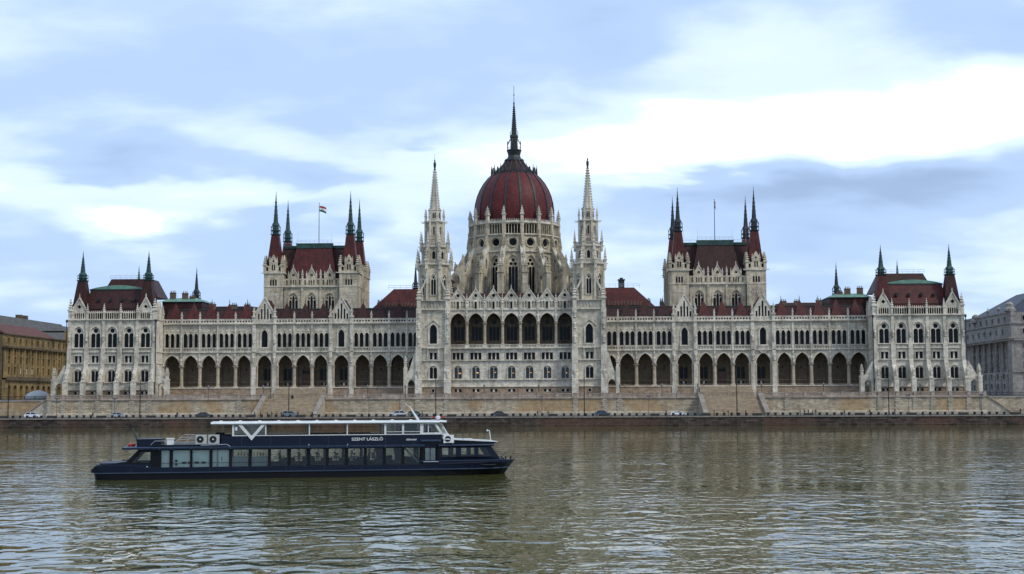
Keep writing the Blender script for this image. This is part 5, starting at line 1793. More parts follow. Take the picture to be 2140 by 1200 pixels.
# things on the far square seen beside the building
tent = thing('white_tent', 'low pale domed tent beside the ochre building', 'tent', (-141.5, 6, 7.5))
M['canvas'] = plain('white_canvas', (0.36, 0.36, 0.35), .7, 0, .08, .5)
ob('canvas', MB().lathe([(4.0, 0), (3.9, .9), (3.0, 1.8), (1.6, 2.5), (.2, 2.8)], 14).mesh('canvas', M['canvas'], True), tent, (-141.5, 6, 7.5))
pm_ = MB()
for k in range(6):
    pm_.tube((3.9 * math.sin(k), 3.9 * math.cos(k), 0), (3.95 * math.sin(k), 3.95 * math.cos(k), 1.0), .08, 5)
ob('tent_post', pm_.mesh('tent_post', M['iron']), tent, (-141.5, 6, 7.5))

# ================================================================== FLAGPOLES
fp_p = MB().lathe([(.13, 0), (.10, 8), (.07, 13.2), (.14, 13.25), (.14, 13.4)], 6).mesh('pole', M['iron'])
m_, t_, b_ = mat_new('flag_tricolour')
tcn = N(t_, 'ShaderNodeTexCoord')
sp_ = N(t_, 'ShaderNodeSeparateXYZ')
t_.links.new(tcn.outputs['Generated'], sp_.inputs[0])
uvn = N(t_, 'ShaderNodeUVMap')
sp2 = N(t_, 'ShaderNodeSeparateXYZ')
t_.links.new(uvn.outputs[0], sp2.inputs[0])
t_.links.new(ramp(t_, sp2.outputs[1], [(0.0, (0.03, 0.12, 0.05)), (0.34, (0.7, 0.7, 0.7)), (0.67, (0.38, 0.03, 0.03))], 'CONSTANT'), b_.inputs['Base Color'])
b_.inputs['Roughness'].default_value = .8


def flag_mesh(L, H, droop, fold, mat_):
    nx, nz = 14, 6
    v, f, uv = [], [], []
    for i in range(nx + 1):
        for j in range(nz + 1):
            q, r = i / nx, j / nz
            v.append((L * q * (1 - .1 * fold), .28 * math.sin(q * 7 + r * .8) * fold * q + .05, H * r - droop * q * q - .2 * q * (1 - r)))
    for i in range(nx):
        for j in range(nz):
            a = i * (nz + 1) + j
            f.append((a, a + nz + 1, a + nz + 2, a + 1))
    me = bpy.data.meshes.new('flag')
    me.from_pydata(v, [], f)
    me.materials.append(mat_)
    ul = me.uv_layers.new(name='UVMap')
    for p in me.polygons:
        for li in p.loop_indices:
            vi = me.loops[li].vertex_index
            ul.data[li].uv = ((vi // (nz + 1)) / nx, (vi % (nz + 1)) / nz)
    return me


for x, lb, dims in ((-60.2, 'flagpole with red white green flag flying on the left chamber roof', (2.3, 1.75, .55, 1)), (61.3, 'flagpole with furled drooping flag on the right chamber roof', (.42, 2.2, .9, 1.6))):
    t0 = thing('flagpole', lb, 'flagpole', (x, 20.0, 54.42))
    ob('pole', fp_p, t0, (x, 20.0, 54.42))
    ob('flag', flag_mesh(*dims, m_), t0, (x + .1, 20.0, 54.42 + 10.7))

# ================================================================== CARS
M['rubber'] = plain('tyre_rubber', (0.02, 0.02, 0.02), .8, 0, .1, 4)
M['rim'] = plain('alloy_rim', (0.4, 0.4, 0.42), .35, .7, .1, 4)
M['carglass'] = plain('car_glass', (0.015, 0.018, 0.022), .06, 0, .1, 1)
M['headlamp'] = plain('headlamp_glass', (0.75, 0.75, 0.72), .15, 0, .05, 4)
M['taillamp'] = plain('tail_lamp', (0.35, 0.02, 0.02), .25, 0, .05, 4)


def paint(name, c, rough=.28, coat=.5, spec=.5):
    m, t, b = mat_new(name)
    g = N(t, 'ShaderNodeNewGeometry')
    n = N(t, 'ShaderNodeTexNoise', inp={'Scale': 1.3, 'Detail': 6.0, 'Roughness': 0.7})
    t.links.new(g.outputs['Position'], n.inputs['Vector'])
    t.links.new(ramp(t, n.outputs[0], [(0.35, tuple(x * .8 for x in c)), (0.62, c), (0.78, tuple(x * 1.15 + .012 for x in c))]), b.inputs['Base Color'])
    b.inputs['Roughness'].default_value = rough
    b.inputs['Specular IOR Level'].default_value = spec
    b.inputs['Coat Weight'].default_value = coat
    return m


PROFILES = {   # side outline of body (x forward), and glasshouse
    'suv': (4.5, [(-2.2, .32), (2.18, .32), (2.25, .55), (2.2, .85), (1.9, .98), (1.15, 1.06), (-2.1, 1.10), (-2.25, .9), (-2.25, .5)],
            [(1.2, 1.04), (.45, 1.60), (-1.55, 1.66), (-2.08, 1.08)]),
    'saloon': (4.7, [(-2.3, .28), (2.25, .28), (2.35, .5), (2.2, .74), (1.05, .9), (-1.6, .95), (-2.3, .88), (-2.36, .5)],
               [(1.05, .88), (.25, 1.38), (-.95, 1.42), (-1.75, .94)]),
    'hatch': (4.2, [(-2.0, .28), (2.0, .28), (2.1, .5), (2.0, .76), (1.1, .94), (-1.95, 1.0), (-2.1, .8), (-2.08, .45)],
              [(1.15, .92), (.3, 1.45), (-1.15, 1.5), (-1.95, .98)]),
    'wagon': (4.7, [(-2.3, .28), (2.25, .28), (2.35, .5), (2.2, .76), (1.1, .92), (-2.25, .98), (-2.36, .5)],
              [(1.1, .90), (.35, 1.42), (-1.9, 1.46), (-2.28, .97)]),
    'coupe': (4.6, [(-2.25, .25), (2.2, .25), (2.32, .45), (2.15, .7), (1.0, .86), (-1.7, .96), (-2.25, .9), (-2.3, .5)],
              [(.9, .85), (.05, 1.27), (-.7, 1.28), (-1.75, .95)]),
}


def prof_solid(poly, y0, y1, inset_top=0.0):
    """outline in XZ extruded across Y, narrowing upward by inset_top"""
    mb = MB()
    zs = [p[1] for p in poly]
    z0, z1 = min(zs), max(zs)
    n = len(poly)
    v = []
    for sgn in (y0, y1):
        for x, z in poly:
            k = 1 - inset_top * (z - z0) / (z1 - z0)
            v.append((x, sgn * k, z))
    t = tessellate_polygon([[Vector((x, z, 0)) for x, z in poly]])
    f = [tuple(q) for q in t] + [tuple(n + i for i in reversed(q)) for q in t] + [(i, (i + 1) % n, n + (i + 1) % n, n + i) for i in range(n)]
    return mb.add(v, f)


def car(kind, pm, x, y, rz, label):
    L, body, gh = PROFILES[kind]
    c = thing('parked_car', label, 'car', (x, y, ZR), rz, 'cars on the quay road')
    base = TM((x, y, ZR), rz)
    add = lambda n, mb, mt, par=None, off=(0, 0, 0): ob(n, mb.mesh(n, mt), par or c, M=base @ Matrix.Translation(off))
    add('body', prof_solid(body, -.88, .88, .06), pm)
    g = prof_solid(gh, -.80, .80, .2)
    add('windows', g, M['carglass'])
    zt = max(p[1] for p in gh)
    add('roof', prof_solid([(gh[1][0] + .1, zt - .07), (gh[1][0] - .1, zt + .03), (gh[2][0] + .1, zt + .05), (gh[2][0] - .12, zt - .02)], -.67, .67, .05), pm)
    xm = (gh[0][0] + gh[3][0]) / 2 - .1
    pl_ = MB()
    for sg in (-1, 1):
        for (xa, za), (xb, zb) in (((gh[0][0], gh[0][1]), (gh[1][0], zt)), ((xm, gh[0][1]), (xm - .08, zt)), ((gh[3][0], gh[3][1]), (gh[2][0], zt))):
            pl_.bar((xa, sg * .80, za), (xb, sg * .655, zb), .09, .09)
    add('pillars', pl_, pm)
    ty = MB().lathe([(.22, -.1), (.33, -.1), (.34, 0), (.33, .1), (.22, .1)], 16)
    rm = MB().lathe([(.05, -.115), (.22, -.105), (.22, .105), (.05, .115)], 10)
    rot = Matrix.Rotation(PI / 2, 4, 'X')
    tym, rmm = ty.mesh('wheel', M['rubber']), rm.mesh('rim', M['rim'])
    for wx in (L * .30, -L * .30):
        for sg in (-1, 1):
            mw_ = base @ Matrix.Translation((wx, sg * .80, .34)) @ rot
            o = ob('wheel', tym, c, M=mw_)
            ob('rim', rmm, o, M=mw_)
    for sg in (-1, 1):
        add('headlight', MB().box(L / 2 - .32, L / 2 - .1, sg * .66 - .16, sg * .66 + .16, .62, .78), M['headlamp'])
        add('tail_light', MB().box(-L / 2 + .0, -L / 2 + .12, sg * .7 - .12, sg * .7 + .12, .72, .92), M['taillamp'])
        add('mirror', MB().box(gh[0][0] - .35, gh[0][0] - .2, sg * .9 - .1, sg * .9 + .1, .98, 1.12), pm)
        add('door_sill', MB().box(-1.0, 1.0, sg * .86 - .03, sg * .86 + .03, .26, .36), M['rubber'])


car('suv', paint('white_paint', (.75, .76, .77)), -129.2, -29.0, 0, 'white SUV on the quay at the far left, before the left end of the wall')
car('hatch', paint('silver_paint', (.42, .44, .47)), -105.7, -29.0, 0, 'silver hatchback on the quay before the left pavilion')
car('saloon', paint('navy_paint', (.02, .022, .035)), -82.2, -29.5, 0, 'dark navy saloon on the quay before the left colonnade')
car('suv', paint('grey_paint', (.16, .18, .21)), -59.2, -28.0, 0, 'grey car among pedestrians at the foot of the left stairs')
car('suv', paint('pale_silver_paint', (.55, .56, .57)), -29.9, -29.0, PI, 'pale silver SUV facing left before the wall near the left spire tower')
car('wagon', paint('olive_paint', (.12, .14, .10)), -25.2, -25.5, 0, 'dull green estate car behind the boat mast near the left spire tower')
car('saloon', paint('ink_paint', (.016, .02, .03)), -2.3, -29.5, 0, 'black saloon on the quay below the dome')
car('hatch', paint('blue_paint', (.02, .045, .10)), 25.2, -29.0, 0, 'dark blue hatchback on the quay before the right spire tower')
car('coupe', paint('snow_paint', (.8, .8, .8)), 45.3, -31.0, 0, 'white sports coupe on the quay left of the right stairs')

# ================================================================== PEOPLE
M['skin'] = plain('skin', (0.42, 0.26, 0.19), .6, 0, .08, 6)
M['hair'] = plain('dark_hair', (0.03, 0.02, 0.015), .6, 0, .2, 6)
M['trousers'] = plain('dark_trousers', (0.02, 0.022, 0.03), .85, 0, .2, 4)
M['shoe'] = plain('black_shoe', (0.015, 0.013, 0.012), .6, 0, .1, 4)


def body_mesh(pose, coat):
    """one continuous skinned figure; metres, facing -y, origin between the feet"""
    st = pose.get('stride', 0.0)
    hip, sh = .92, 1.42
    V, E, Rr = [], [], []

    def p(co, r, par=None):
        V.append(co)
        Rr.append(r)
        if par is not None:
            E.append((par, len(V) - 1))
        return len(V) - 1
    ln = pose.get('lean', 0.0)
    if pose.get('sit'):
        hip = .52
        sh = 1.02
    pel = p((0, 0, hip), (.155, .12))
    ab = p((0, -.02 * ln, hip + .2), (.15, .115), pel)
    ch = p((0, -.10 * ln, sh - .12), (.175, .13), ab)
    nk = p((0, -.14 * ln, sh + .06), (.062, .062), ch)
    p((0, -.16 * ln - .01, sh + .15), (.085, .095), nk)
    p((0, -.17 * ln - .015, sh + .23), (.092, .108), len(V) - 1)
    p((0, -.17 * ln, sh + .30), (.06, .075), len(V) - 1)
    arm = pose.get('arm', (.12, -.12))
    for i, s in enumerate((-1, 1)):
        a = arm[i]
        s0 = p((s * .19, -.10 * ln, sh - .03), (.068, .068), ch)
        e0 = p((s * .25, a * .55 + .02, sh - .31), (.05, .05), s0)
        w0 = p((s * .24, a * 1.25 - .05, sh - .54 + abs(a) * .25), (.036, .036), e0)
        p((s * .235, a * 1.45 - .08, sh - .63 + abs(a) * .3), (.036, .022), w0)
        if pose.get('sit'):
            k0 = p((s * .12, -.42, hip + .02), (.078, .078), p((s * .10, -.08, hip - .02), (.09, .09), pel))
            f0 = p((s * .12, -.44, .09), (.05, .05), k0)
            p((s * .12, -.62, .04), (.042, .035), f0)
        else:
            q = st * s
            h0 = p((s * .095, 0, hip - .06), (.095, .095), pel)
            k0 = p((s * .10, -q * .5 - .03, .50), (.068, .068), h0)
            f0 = p((s * .10, -q + .02, .09), (.045, .045), k0)
            p((s * .11, -q - .15, .04), (.042, .035), f0)
    me = bpy.data.meshes.new('person_cage')
    me.from_pydata(V, E, [])
    o = bpy.data.objects.new('person_cage', me)
    col.objects.link(o)
    sk = o.modifiers.new('Skin', 'SKIN')
    for i, v in enumerate(me.skin_vertices[0].data):
        v.radius = Rr[i]
        v.use_root = (i == 0)
    ss = o.modifiers.new('Sub', 'SUBSURF')
    ss.levels = 1
    dg = bpy.context.evaluated_depsgraph_get()
    out = bpy.data.meshes.new_from_object(o.evaluated_get(dg))
    bpy.data.objects.remove(o)
    out.name = 'person'
    out.materials.clear()
    for m in (coat, M['trousers'], M['skin'], M['hair'], M['shoe']):
        out.materials.append(m)
    for f in out.polygons:
        c = f.center
        k = 0
        if c.z < hip - .12:
            k = 1
        if c.z < .1:
            k = 4
        if c.z > sh + .06 and abs(c.x) < .13:
            k = 2
            if c.z > sh + .24 or c.y > -.17 * ln + .03:
                k = 3
        if abs(c.x) > .2 and c.z < sh - .55:
            k = 2
        if pose.get('sit') and c.z < hip + .12 and (c.y < -.12 or c.z < hip - .1):
            k = 1 if c.z > .1 else 4
        f.material_index = k
        f.use_smooth = True
    return out


COATS = [plain('coat_%s' % n, c, .85, 0, .15, 4) for n, c in (('black', (.018, .018, .02)), ('navy', (.02, .025, .045)), ('brown', (.06, .045, .035)), ('grey', (.10, .10, .11)), ('tan', (.22, .17, .11)))]
POSES = [dict(stride=.26, lean=.3, arm=(.22, -.2)), dict(stride=.04, lean=.1, arm=(.05, -.05)), dict(stride=.2, lean=.5, arm=(-.25, .2)), dict(stride=.05, lean=.0, arm=(-.35, -.35))]
BM = {}


def person(x, y, z, pose, coat, rz, label, sc=1.0, group='people on the quay'):
    k = (pose, coat)
    if k not in BM:
        BM[k] = body_mesh(POSES[pose] if isinstance(pose, int) else dict(sit=True, lean=.2, arm=(-.2, -.25)), COATS[coat])
    o = thing('person', label, 'person', (x, y, z), rz, group, BM[k])
    o.scale = (sc, sc, sc)
    return o


PPL = [(-112.1, 0, 0, 'person in black walking on the quay just left of the silver hatchback'), (-89.0, 0, 1, 'person in dark coat walking left of the navy saloon'),
       (-68.0, 1, 0, 'person in black standing left of the left stairs foot'), (-66.6, 2, 1, 'person in navy coat walking at the left stair flank'),
       (-64.6, 1, 2, 'person in brown coat beside the left stair flank'), (-63.4, 3, 0, 'person in black with arms raised forward at the left stairs'),
       (-62.2, 0, 3, 'person in grey coat walking left of the grey car'), (-60.9, 1, 0, 'person in black at the rear of the grey car'), (-56.3, 1, 0, 'person in black at the mast by the left stairs'),
       (-52.6, 0, 0, 'person in black walking right of the left stairs'), (-23.0, 1, 0, 'person in black behind the green estate car'), (7.8, 0, 1, 'person in navy walking below the dome left of the lamp'),
       (10.6, 2, 0, 'person in black leaning at a trough right of the lamp below the dome'), (41.9, 1, 0, 'person in black standing left of the white coupe'), (54.5, 1, 0, 'person in black at left end of the right stairs'),
       (57.2, 1, 4, 'person in tan jacket left of the mast at right stairs'), (58.3, 3, 0, 'person in black with raised arms left of the mast at right stairs'), (62.8, 1, 0, 'person in black standing right of the mast at right stairs'),
       (77.3, 1, 0, 'leftmost person of the group of five right of the right stairs'), (78.3, 3, 0, 'second person from left in the group of five in black'), (79.3, 0, 1, 'middle person of the group of five, striding'),
       (80.5, 1, 0, 'fourth person from left in the group of five in black'), (81.3, 2, 2, 'rightmost person of the group of five, brown coat'), (88.7, 0, 0, 'person in black walking alone before the orange wall patch'),
       (95.6, 2, 0, 'person in black hurrying left of the right pavilion mast'), (102.0, 2, 1, 'person in navy walking before the right pavilion'), (134.6, 2, 0, 'person in black at the far right end of the quay')]
for i, (x, po, co, lb) in enumerate(PPL):
    person(x, -31.2 - .5 * (i % 3), ZR, po, co, PI / 2 * (1 if i % 2 else -1) + random.uniform(-.3, .3), lb, 1.0 + .04 * ((i * 7) % 3 - 1))

# ================================================================== EXCURSION BOAT
M['navy'] = paint('navy_gloss', (.004, .009, .024), .4, .05, .2)
M['navy_grey'] = paint('slate_blue_gloss', (.030, .050, .090), .4, .1, .3)
M['hull_black'] = paint('black_hull', (.004, .005, .007), .45, .0, .2)
M['boat_white'] = paint('boat_white', (.64, .66, .64), .4, .2)
M['boat_glass'] = glassy('boat_glass', (.86, .92, .90), .65)
M['green_glass'] = glassy('green_tinted_glass', (.50, .62, .50), .55)
M['pale_panel'] = plain('pale_interior_panel', (.74, .82, .76), .6, 0, .08, 1)
M['grey_panel'] = plain('grey_interior_panel', (.30, .32, .32), .7, 0, .06, 1)
M['floor_dark'] = plain('dark_carpet', (.03, .03, .035), .9, 0, .15, 3)
M['ac_grey'] = plain('ac_casing', (.40, .42, .40), .55, 0, .06, 2)
M['ac_white'] = plain('ac_casing_white', (.66, .68, .68), .5, 0, .06, 2)
M['drape'] = plain('dark_drape', (.02, .02, .028), .9, 0, .3, 3)
BO = TM((-27.54, -278.55, 0), R(12))
boat = thing('excursion_boat', 'long navy blue glass-sided river boat with white roof in the foreground', 'boat', (-27.54, -278.55, 0), R(12))
CV = 3.2


def bp_(name, mb, mt, parent=None, smooth=False, off=None):
    me = mb.mesh(name, [M[k] for k in mt.split()], smooth)
    return ob(name, me, parent or boat, M=BO if off is None else BO @ Matrix.Translation(off))


def taper(mb):
    """side walls draw in towards the bow"""
    v = []
    for x, y, z in mb.v:
        if x > 32:
            k = 1 - .30 * ((x - 32) / 5.0) ** 1.5
            y = CV + (y - CV) * k
        v.append((x, y, z))
    mb.v = v
    return mb


# hull
stn = [(0.0, .35, 2.7, 2.5, .95), (.25, .5, 3.0, 2.8, 1.25), (1.2, 1.3, 3.15, 3.05, 1.28), (3.0, 3.0, 3.2, 3.12, 1.30), (5.2, 5.2, 3.2, 3.15, 1.06), (29.0, 29.0, 3.2, 3.15, 1.06), (32.0, 31.8, 3.2, 3.0, 1.12),
       (34.5, 34.0, 3.0, 2.5, 1.18), (36.5, 35.6, 2.45, 1.55, 1.22), (37.7, 36.6, 1.45, .6, 1.26), (38.4, 37.1, .55, .15, 1.30), (38.65, 37.25, .06, .03, 1.32)]
hl_, hu_, dk_ = MB(), MB(), MB()
for sgn in (-1, 1):
    for (xd, xw, hd, hw_, zd), (xd2, xw2, hd2, hw2, zd2) in zip(stn[:-1], stn[1:]):
        def ring(xd, xw, hd, hw_, zd):
            xk = xw + (xd - xw) * .55
            hk = hw_ + (hd - hw_) * .75
            return (xd, CV + sgn * hd, zd), (xk, CV + sgn * hk, .60), (xw, CV + sgn * hw_, -.5), (xw, CV, -.5), (xd, CV, zd)
        a, b = ring(xd, xw, hd, hw_, zd), ring(xd2, xw2, hd2, hw2, zd2)
        hu_.add([a[0], b[0], b[1], a[1]], [(0, 1, 2, 3)])
        hl_.add([a[1], b[1], b[2], a[2]], [(0, 1, 2, 3)])
        hl_.add([a[2], b[2], b[3], a[3]], [(0, 1, 2, 3)])
        dk_.add([a[0], b[0], b[4], a[4]], [(0, 1, 2, 3)])
        # rubbing strake
        pa, pb = Vector(a[1]), Vector(b[1])
        hu_.bar(pa + Vector((0, sgn * .04, .02)), pb + Vector((0, sgn * .04, .02)), .12, .09, 1)
x0r = stn[0]
for sgn in (-1, 1):
    hu_.add([(0, CV, .95), (0, CV + sgn * 2.7, .95), (.19, CV + sgn * 2.65, .6), (.19, CV, .6)], [(0, 1, 2, 3)])
    hl_.add([(.19, CV, .6), (.19, CV + sgn * 2.65, .6), (.35, CV + sgn * 2.5, -.5), (.35, CV, -.5)], [(0, 1, 2, 3)])
bp_('hull', hl_, 'hull_black')
bp_('topsides', hu_, 'navy navy_grey')
bp_('deck', dk_, 'floor_dark')
bp_('bulwark', taper(MB().box(29.5, 37.9, .12, .2, 1.1, 1.36).box(29.5, 37.9, 6.2, 6.28, 1.1, 1.36)), 'navy')
bp_('deck_edge', taper(MB().box(29.2, 38.0, .04, .16, 1.33, 1.39)), 'navy_grey')

# stern housing and cabin walls
WX = [(5.93, 6.67), (6.97, 8.46), (8.68, 10.17), (10.43, 11.90), (12.16, 13.62), (13.90, 15.36), (15.63, 17.12), (17.42, 18.86), (19.13, 20.55), (20.83, 22.30), (22.60, 24.02), (24.30, 25.76), (26.05, 27.48), (27.75, 29.16)]
SW = [(3.42, 1.50), (5.0, 1.50), (5.0, 2.44), (4.22, 2.44)]
for v0, sd_ in ((.32, -1), (5.98, 1)):
    out = [(.9, 1.25), (5.1, 1.02), (29.45, 1.02), (29.45, 2.66), (3.95, 2.66), (2.95, 1.62), (1.0, 1.36)]
    holes = [SW] + [rect(a, b, 1.06, 2.58) for a, b in WX]
    wl_ = bp_('cabin_wall', MB().panel(out, holes, v0, v0 + .1, 0, True), 'hull_black')
    for h in holes:
        ob('pane', MB().panel(grow(h, .02), [], v0 + .04, v0 + .06).mesh('pane', M['boat_glass']), wl_, M=BO)
    if sd_ < 0:
        ob('window_rail', MB().tube((6, v0 + .2, 1.42), (15.3, v0 + .2, 1.42), .02, 5).mesh('window_rail', M['iron']), wl_, M=BO)
bp_('sill_band', MB().box(5.1, 29.4, .17, .31, .98, 1.06).box(1.0, 5.1, .2, .31, 1.0, 1.4), 'navy')
bp_('stern_deck_house', MB().prismz([(.35, .4), (3.2, .36), (3.2, 6.04), (.35, 6.0)], 1.2, 1.35).box(3.0, 3.2, .42, 5.98, 1.3, 1.6), 'navy')
st_ = MB()
st_.add([(3.02, .42, 1.58), (3.02, 5.98, 1.58), (3.98, 5.98, 2.62), (3.98, .42, 2.62)], [(0, 1, 2, 3)])
bp_('stern_window', st_, 'boat_glass')
bp_('stern_coaming', MB().prismx([(.5, 1.30), (.7, 1.48), (5.7, 1.48), (5.9, 1.30)], .6, 2.7), 'navy')
bp_('cabin_floor', MB().box(1.0, 36.3, .45, 5.95, .92, .98), 'floor_dark')
# roof edge and roof deck
bp_('roof_edge', MB().prismx([(-.06, 2.68), (-.12, 2.84), (-.06, 2.88), (6.46, 2.88), (6.52, 2.84), (6.46, 2.68)], 2.55, 29.6), 'navy_grey')
sk = MB()
for a, b in WX:
    for q in (a - .13,):
        sk.box(q - .05, q + .05, -.14, -.07, 2.66, 2.86)
bp_('roof_brackets', sk, 'navy_grey')
bp_('cabin_ceiling', MB().box(4.0, 29.4, .45, 5.95, 2.60, 2.67), 'grey_panel')
bp_('aft_roof_box', MB().box(3.72, 5.86, 1.2, 5.2, 2.88, 3.52).box(3.68, 5.92, 1.15, 5.25, 3.52, 3.58), 'navy')
bp_('aft_roof_deck', MB().box(5.0, 12.0, .5, 5.9, 2.88, 3.06), 'hull_black')
bp_('roof_edge_lip', MB().bar((9.4, .02, 3.02), (11.7, .02, 3.08), .1, .05).bar((11.7, .02, 3.08), (12.0, .02, 2.9), .1, .05), 'steel')
# upper deck bulwark
bp_('upper_bulwark', MB().panel([(11.2, 2.88), (31.15, 2.88), (31.3, 3.0), (31.2, 3.84), (11.2, 3.84)], [], .22, .32).panel([(11.2, 2.88), (31.15, 2.88), (31.2, 3.84), (11.2, 3.84)], [], 6.08, 6.18).box(11.2, 11.3, .33, 6.07, 2.88, 3.84), 'navy')
bp_('upper_deck_floor', MB().box(11.3, 31.0, .33, 6.07, 2.88, 2.96), 'floor_dark')
bp_('bulwark_cap', MB().box(12.15, 31.2, .18, .36, 3.80, 3.87).box(12.15, 31.2, 6.04, 6.22, 3.80, 3.87), 'boat_white')
M['seam'] = plain('seam_sealant', (.03, .04, .06), .6, 0, .1, 2)
for i_, x in enumerate([13.0 + 2.6 * k for k in range(7)]):
    bp_('panel_seam', MB().box(x - .012, x + .012, .205, .22, 2.9, 3.79), 'seam')
for i_, x in enumerate([3.4 + 3.4 * k for k in range(10)]):
    bp_('plate_seam', MB().box(x - .012, x + .012, -.012, .0, .66, .98), 'seam')
# white upper roof
rf = MB().prismx([(.0, 4.93), (.08, 4.84), (6.32, 4.84), (6.4, 4.93), (6.2, 5.06), (.2, 5.06)], 10.25, 31.0)
rf.prismx([(.0, 4.96), (.3, 4.88), (6.1, 4.88), (6.4, 4.96), (6.2, 5.08), (.2, 5.08)], 31.0, 31.65)
ro = bp_('upper_roof', rf, 'boat_white')
rlm = MB().frus(0, 0, 0, .05, .42, .25, .40, .22).frus(0, 0, .05, .14, .16, .16, .12, .12).mesh('roof_light', M['boat_white'])
for k in range(11):
    ob('roof_light', rlm, ro, M=BO @ Matrix.Translation((11.15 + 1.72 * k, .55, 5.06)))
po = MB()
for xx in (12.24, 15.14, 19.06, 22.5, 25.98, 27.62, 29.25):
    for yy in (.27, 6.13):
        wv = .09 if xx in (12.24, 25.98, 27.62) else .055
        po.box(xx - wv, xx + wv, yy - .05, yy + .05, 3.86, 4.86)
bp_('roof_posts', po, 'boat_white')
# glass corner with the white V mark
vg = bp_('glass_screen', MB().panel(rect(12.33, 15.08, 3.87, 4.84), [], .26, .28), 'boat_glass')
vm = MB().panel([(12.62, 4.86), (12.98, 4.86), (13.88, 3.80), (14.78, 4.86), (15.12, 4.86), (13.88, 3.40)], [], .13, .2)
ob('v_emblem', vm.mesh('v_emblem', M['boat_white']), vg, M=BO)
ob('screen_notice', MB().box(12.42, 12.6, .22, .25, 4.3, 4.65).mesh('screen_notice', M['ac_white']), vg, M=BO)
bp_('glass_screen', MB().panel(rect(12.33, 15.08, 3.87, 4.84), [], 6.1, 6.12), 'boat_glass')
# wheelhouse
wh = [(26.07, 3.87), (27.53, 3.87), (27.53, 4.83), (26.07, 4.83)]
wh2 = [(27.71, 3.87), (29.17, 3.87), (29.17, 4.83), (27.71, 4.83)]
for yy in (.26, 6.1):
    for h in (wh, wh2):
        bp_('glass_screen', MB().panel(h, [], yy, yy + .02), 'boat_glass')
    wo_ = [(29.3, 3.86), (31.25, 3.86), (30.62, 4.86), (29.3, 4.86)]
    hA, hB = [(29.5, 3.98), (29.92, 3.98), (29.92, 4.76), (29.5, 4.76)], [(30.0, 3.98), (31.0, 3.98), (30.5, 4.76), (30.0, 4.76)]
    w_ = bp_('wheelhouse_side', MB().panel(wo_, [hA, hB], yy - .02, yy + .06, 0, True), 'boat_white')
    for h in (hA, hB):
        ob('pane', MB().panel(h, [], yy + .01, yy + .03).mesh('pane', M['boat_glass']), w_, M=BO)
bp_('window_bar', MB().tube((26.1, .2, 4.08), (29.2, .2, 4.08), .025, 5), 'boat_white')
ws_ = MB()
ws_.add([(31.75, .5, 3.9), (31.75, 5.9, 3.9), (31.15, 5.9, 4.86), (31.15, .5, 4.86)], [(0, 1, 2, 3)])
bp_('windshield', ws_, 'green_glass')
bp_('windshield_frame', MB().bar((31.78, .45, 3.84), (31.14, .45, 4.88), .1, .12).bar((31.78, 5.95, 3.84), (31.14, 5.95, 4.88), .1, .12).bar((31.78, 3.2, 3.84), (31.14, 3.2, 4.88), .07, .08)
    .bar((31.26, .3, 3.84), (30.6, .3, 4.88), .1, .14).box(31.2, 31.9, .3, 6.1, 3.74, 3.86), 'boat_white')
bp_('wheelhouse_shade', MB().box(27.75, 29.15, 2.9, 2.95, 3.9, 4.8), 'grey_panel')
bp_('helm_console', MB().box(30.0, 30.7, 1.4, 4.8, 3.0, 4.05).box(30.15, 30.4, 2.2, 2.6, 4.05, 4.35), 'hull_black')
# forward roof
fr_ = MB()
fr_.add([(31.3, -.02, 3.42), (31.3, 6.42, 3.42), (36.55, 5.6, 3.10), (36.55, .8, 3.10), (31.3, -.02, 3.34), (31.3, 6.42, 3.34), (36.55, 5.6, 3.04), (36.55, .8, 3.04)],
        [(0, 3, 2, 1), (4, 5, 6, 7), (0, 4, 7, 3), (3, 7, 6, 2), (2, 6, 5, 1), (1, 5, 4, 0)])
bp_('fore_roof', fr_, 'boat_white')
bp_('fore_roof_side', taper(MB().panel([(29.6, 2.64), (35.9, 2.64), (36.5, 3.05), (31.3, 3.36), (29.6, 3.36)], [], .2, .34).panel([(29.6, 2.64), (35.9, 2.64), (36.5, 3.05), (31.3, 3.36), (29.6, 3.36)], [], 6.06, 6.2)), 'navy')
bp_('fore_eave', taper(MB().prismx([(.14, 2.66), (.02, 2.76), (.14, 2.86)], 30.9, 36.2)), 'navy_grey')
bp_('roof_hatch', MB().box(33.4, 34.2, 1.2, 2.2, 3.28, 3.36), 'boat_white')
# forward cabin
FW = [[(31.26, 1.70), (32.55, 1.70), (32.55, 2.54), (31.26, 2.54)], [(33.05, 1.72), (34.30, 1.72), (34.30, 2.53), (33.05, 2.53)], [(34.72, 1.72), (35.95, 1.72), (35.42, 2.53), (34.72, 2.53)]]
for v0 in (.32, 5.98):
    out = [(29.46, 1.06), (36.9, 1.10), (36.85, 1.45), (35.95, 2.66), (29.46, 2.66)]
    door = rect(29.6, 30.78, 1.32, 2.60)
    o_ = bp_('fore_cabin_wall', taper(MB().panel(out, FW + [door], v0, v0 + .1, 0, True)), 'navy')
    for h in FW:
        ob('pane', taper(MB().panel(h, [], v0 + .04, v0 + .06)).mesh('pane', M['boat_glass']), o_, M=BO)
    d_ = ob('door', MB().panel(rect(29.6, 30.78, 1.32, 2.62), [rect(29.72, 30.14, 1.42, 2.54), rect(30.22, 30.66, 1.42, 2.54)], v0 + .35, v0 + .42, 0, True).mesh('door', M['hull_black']), o_, M=BO)
    bp_('door_pane', MB().box(29.72, 30.14, v0 + .37, v0 + .39, 1.42, 2.54), 'green_glass')
    bp_('door_pane', MB().box(30.22, 30.66, v0 + .37, v0 + .39, 1.42, 2.54), 'green_glass')
bp_('door_recess', MB().box(29.3, 29.58, .2, .9, 1.06, 2.9).box(30.8, 31.0, .2, .9, 1.06, 2.9), 'hull_black')
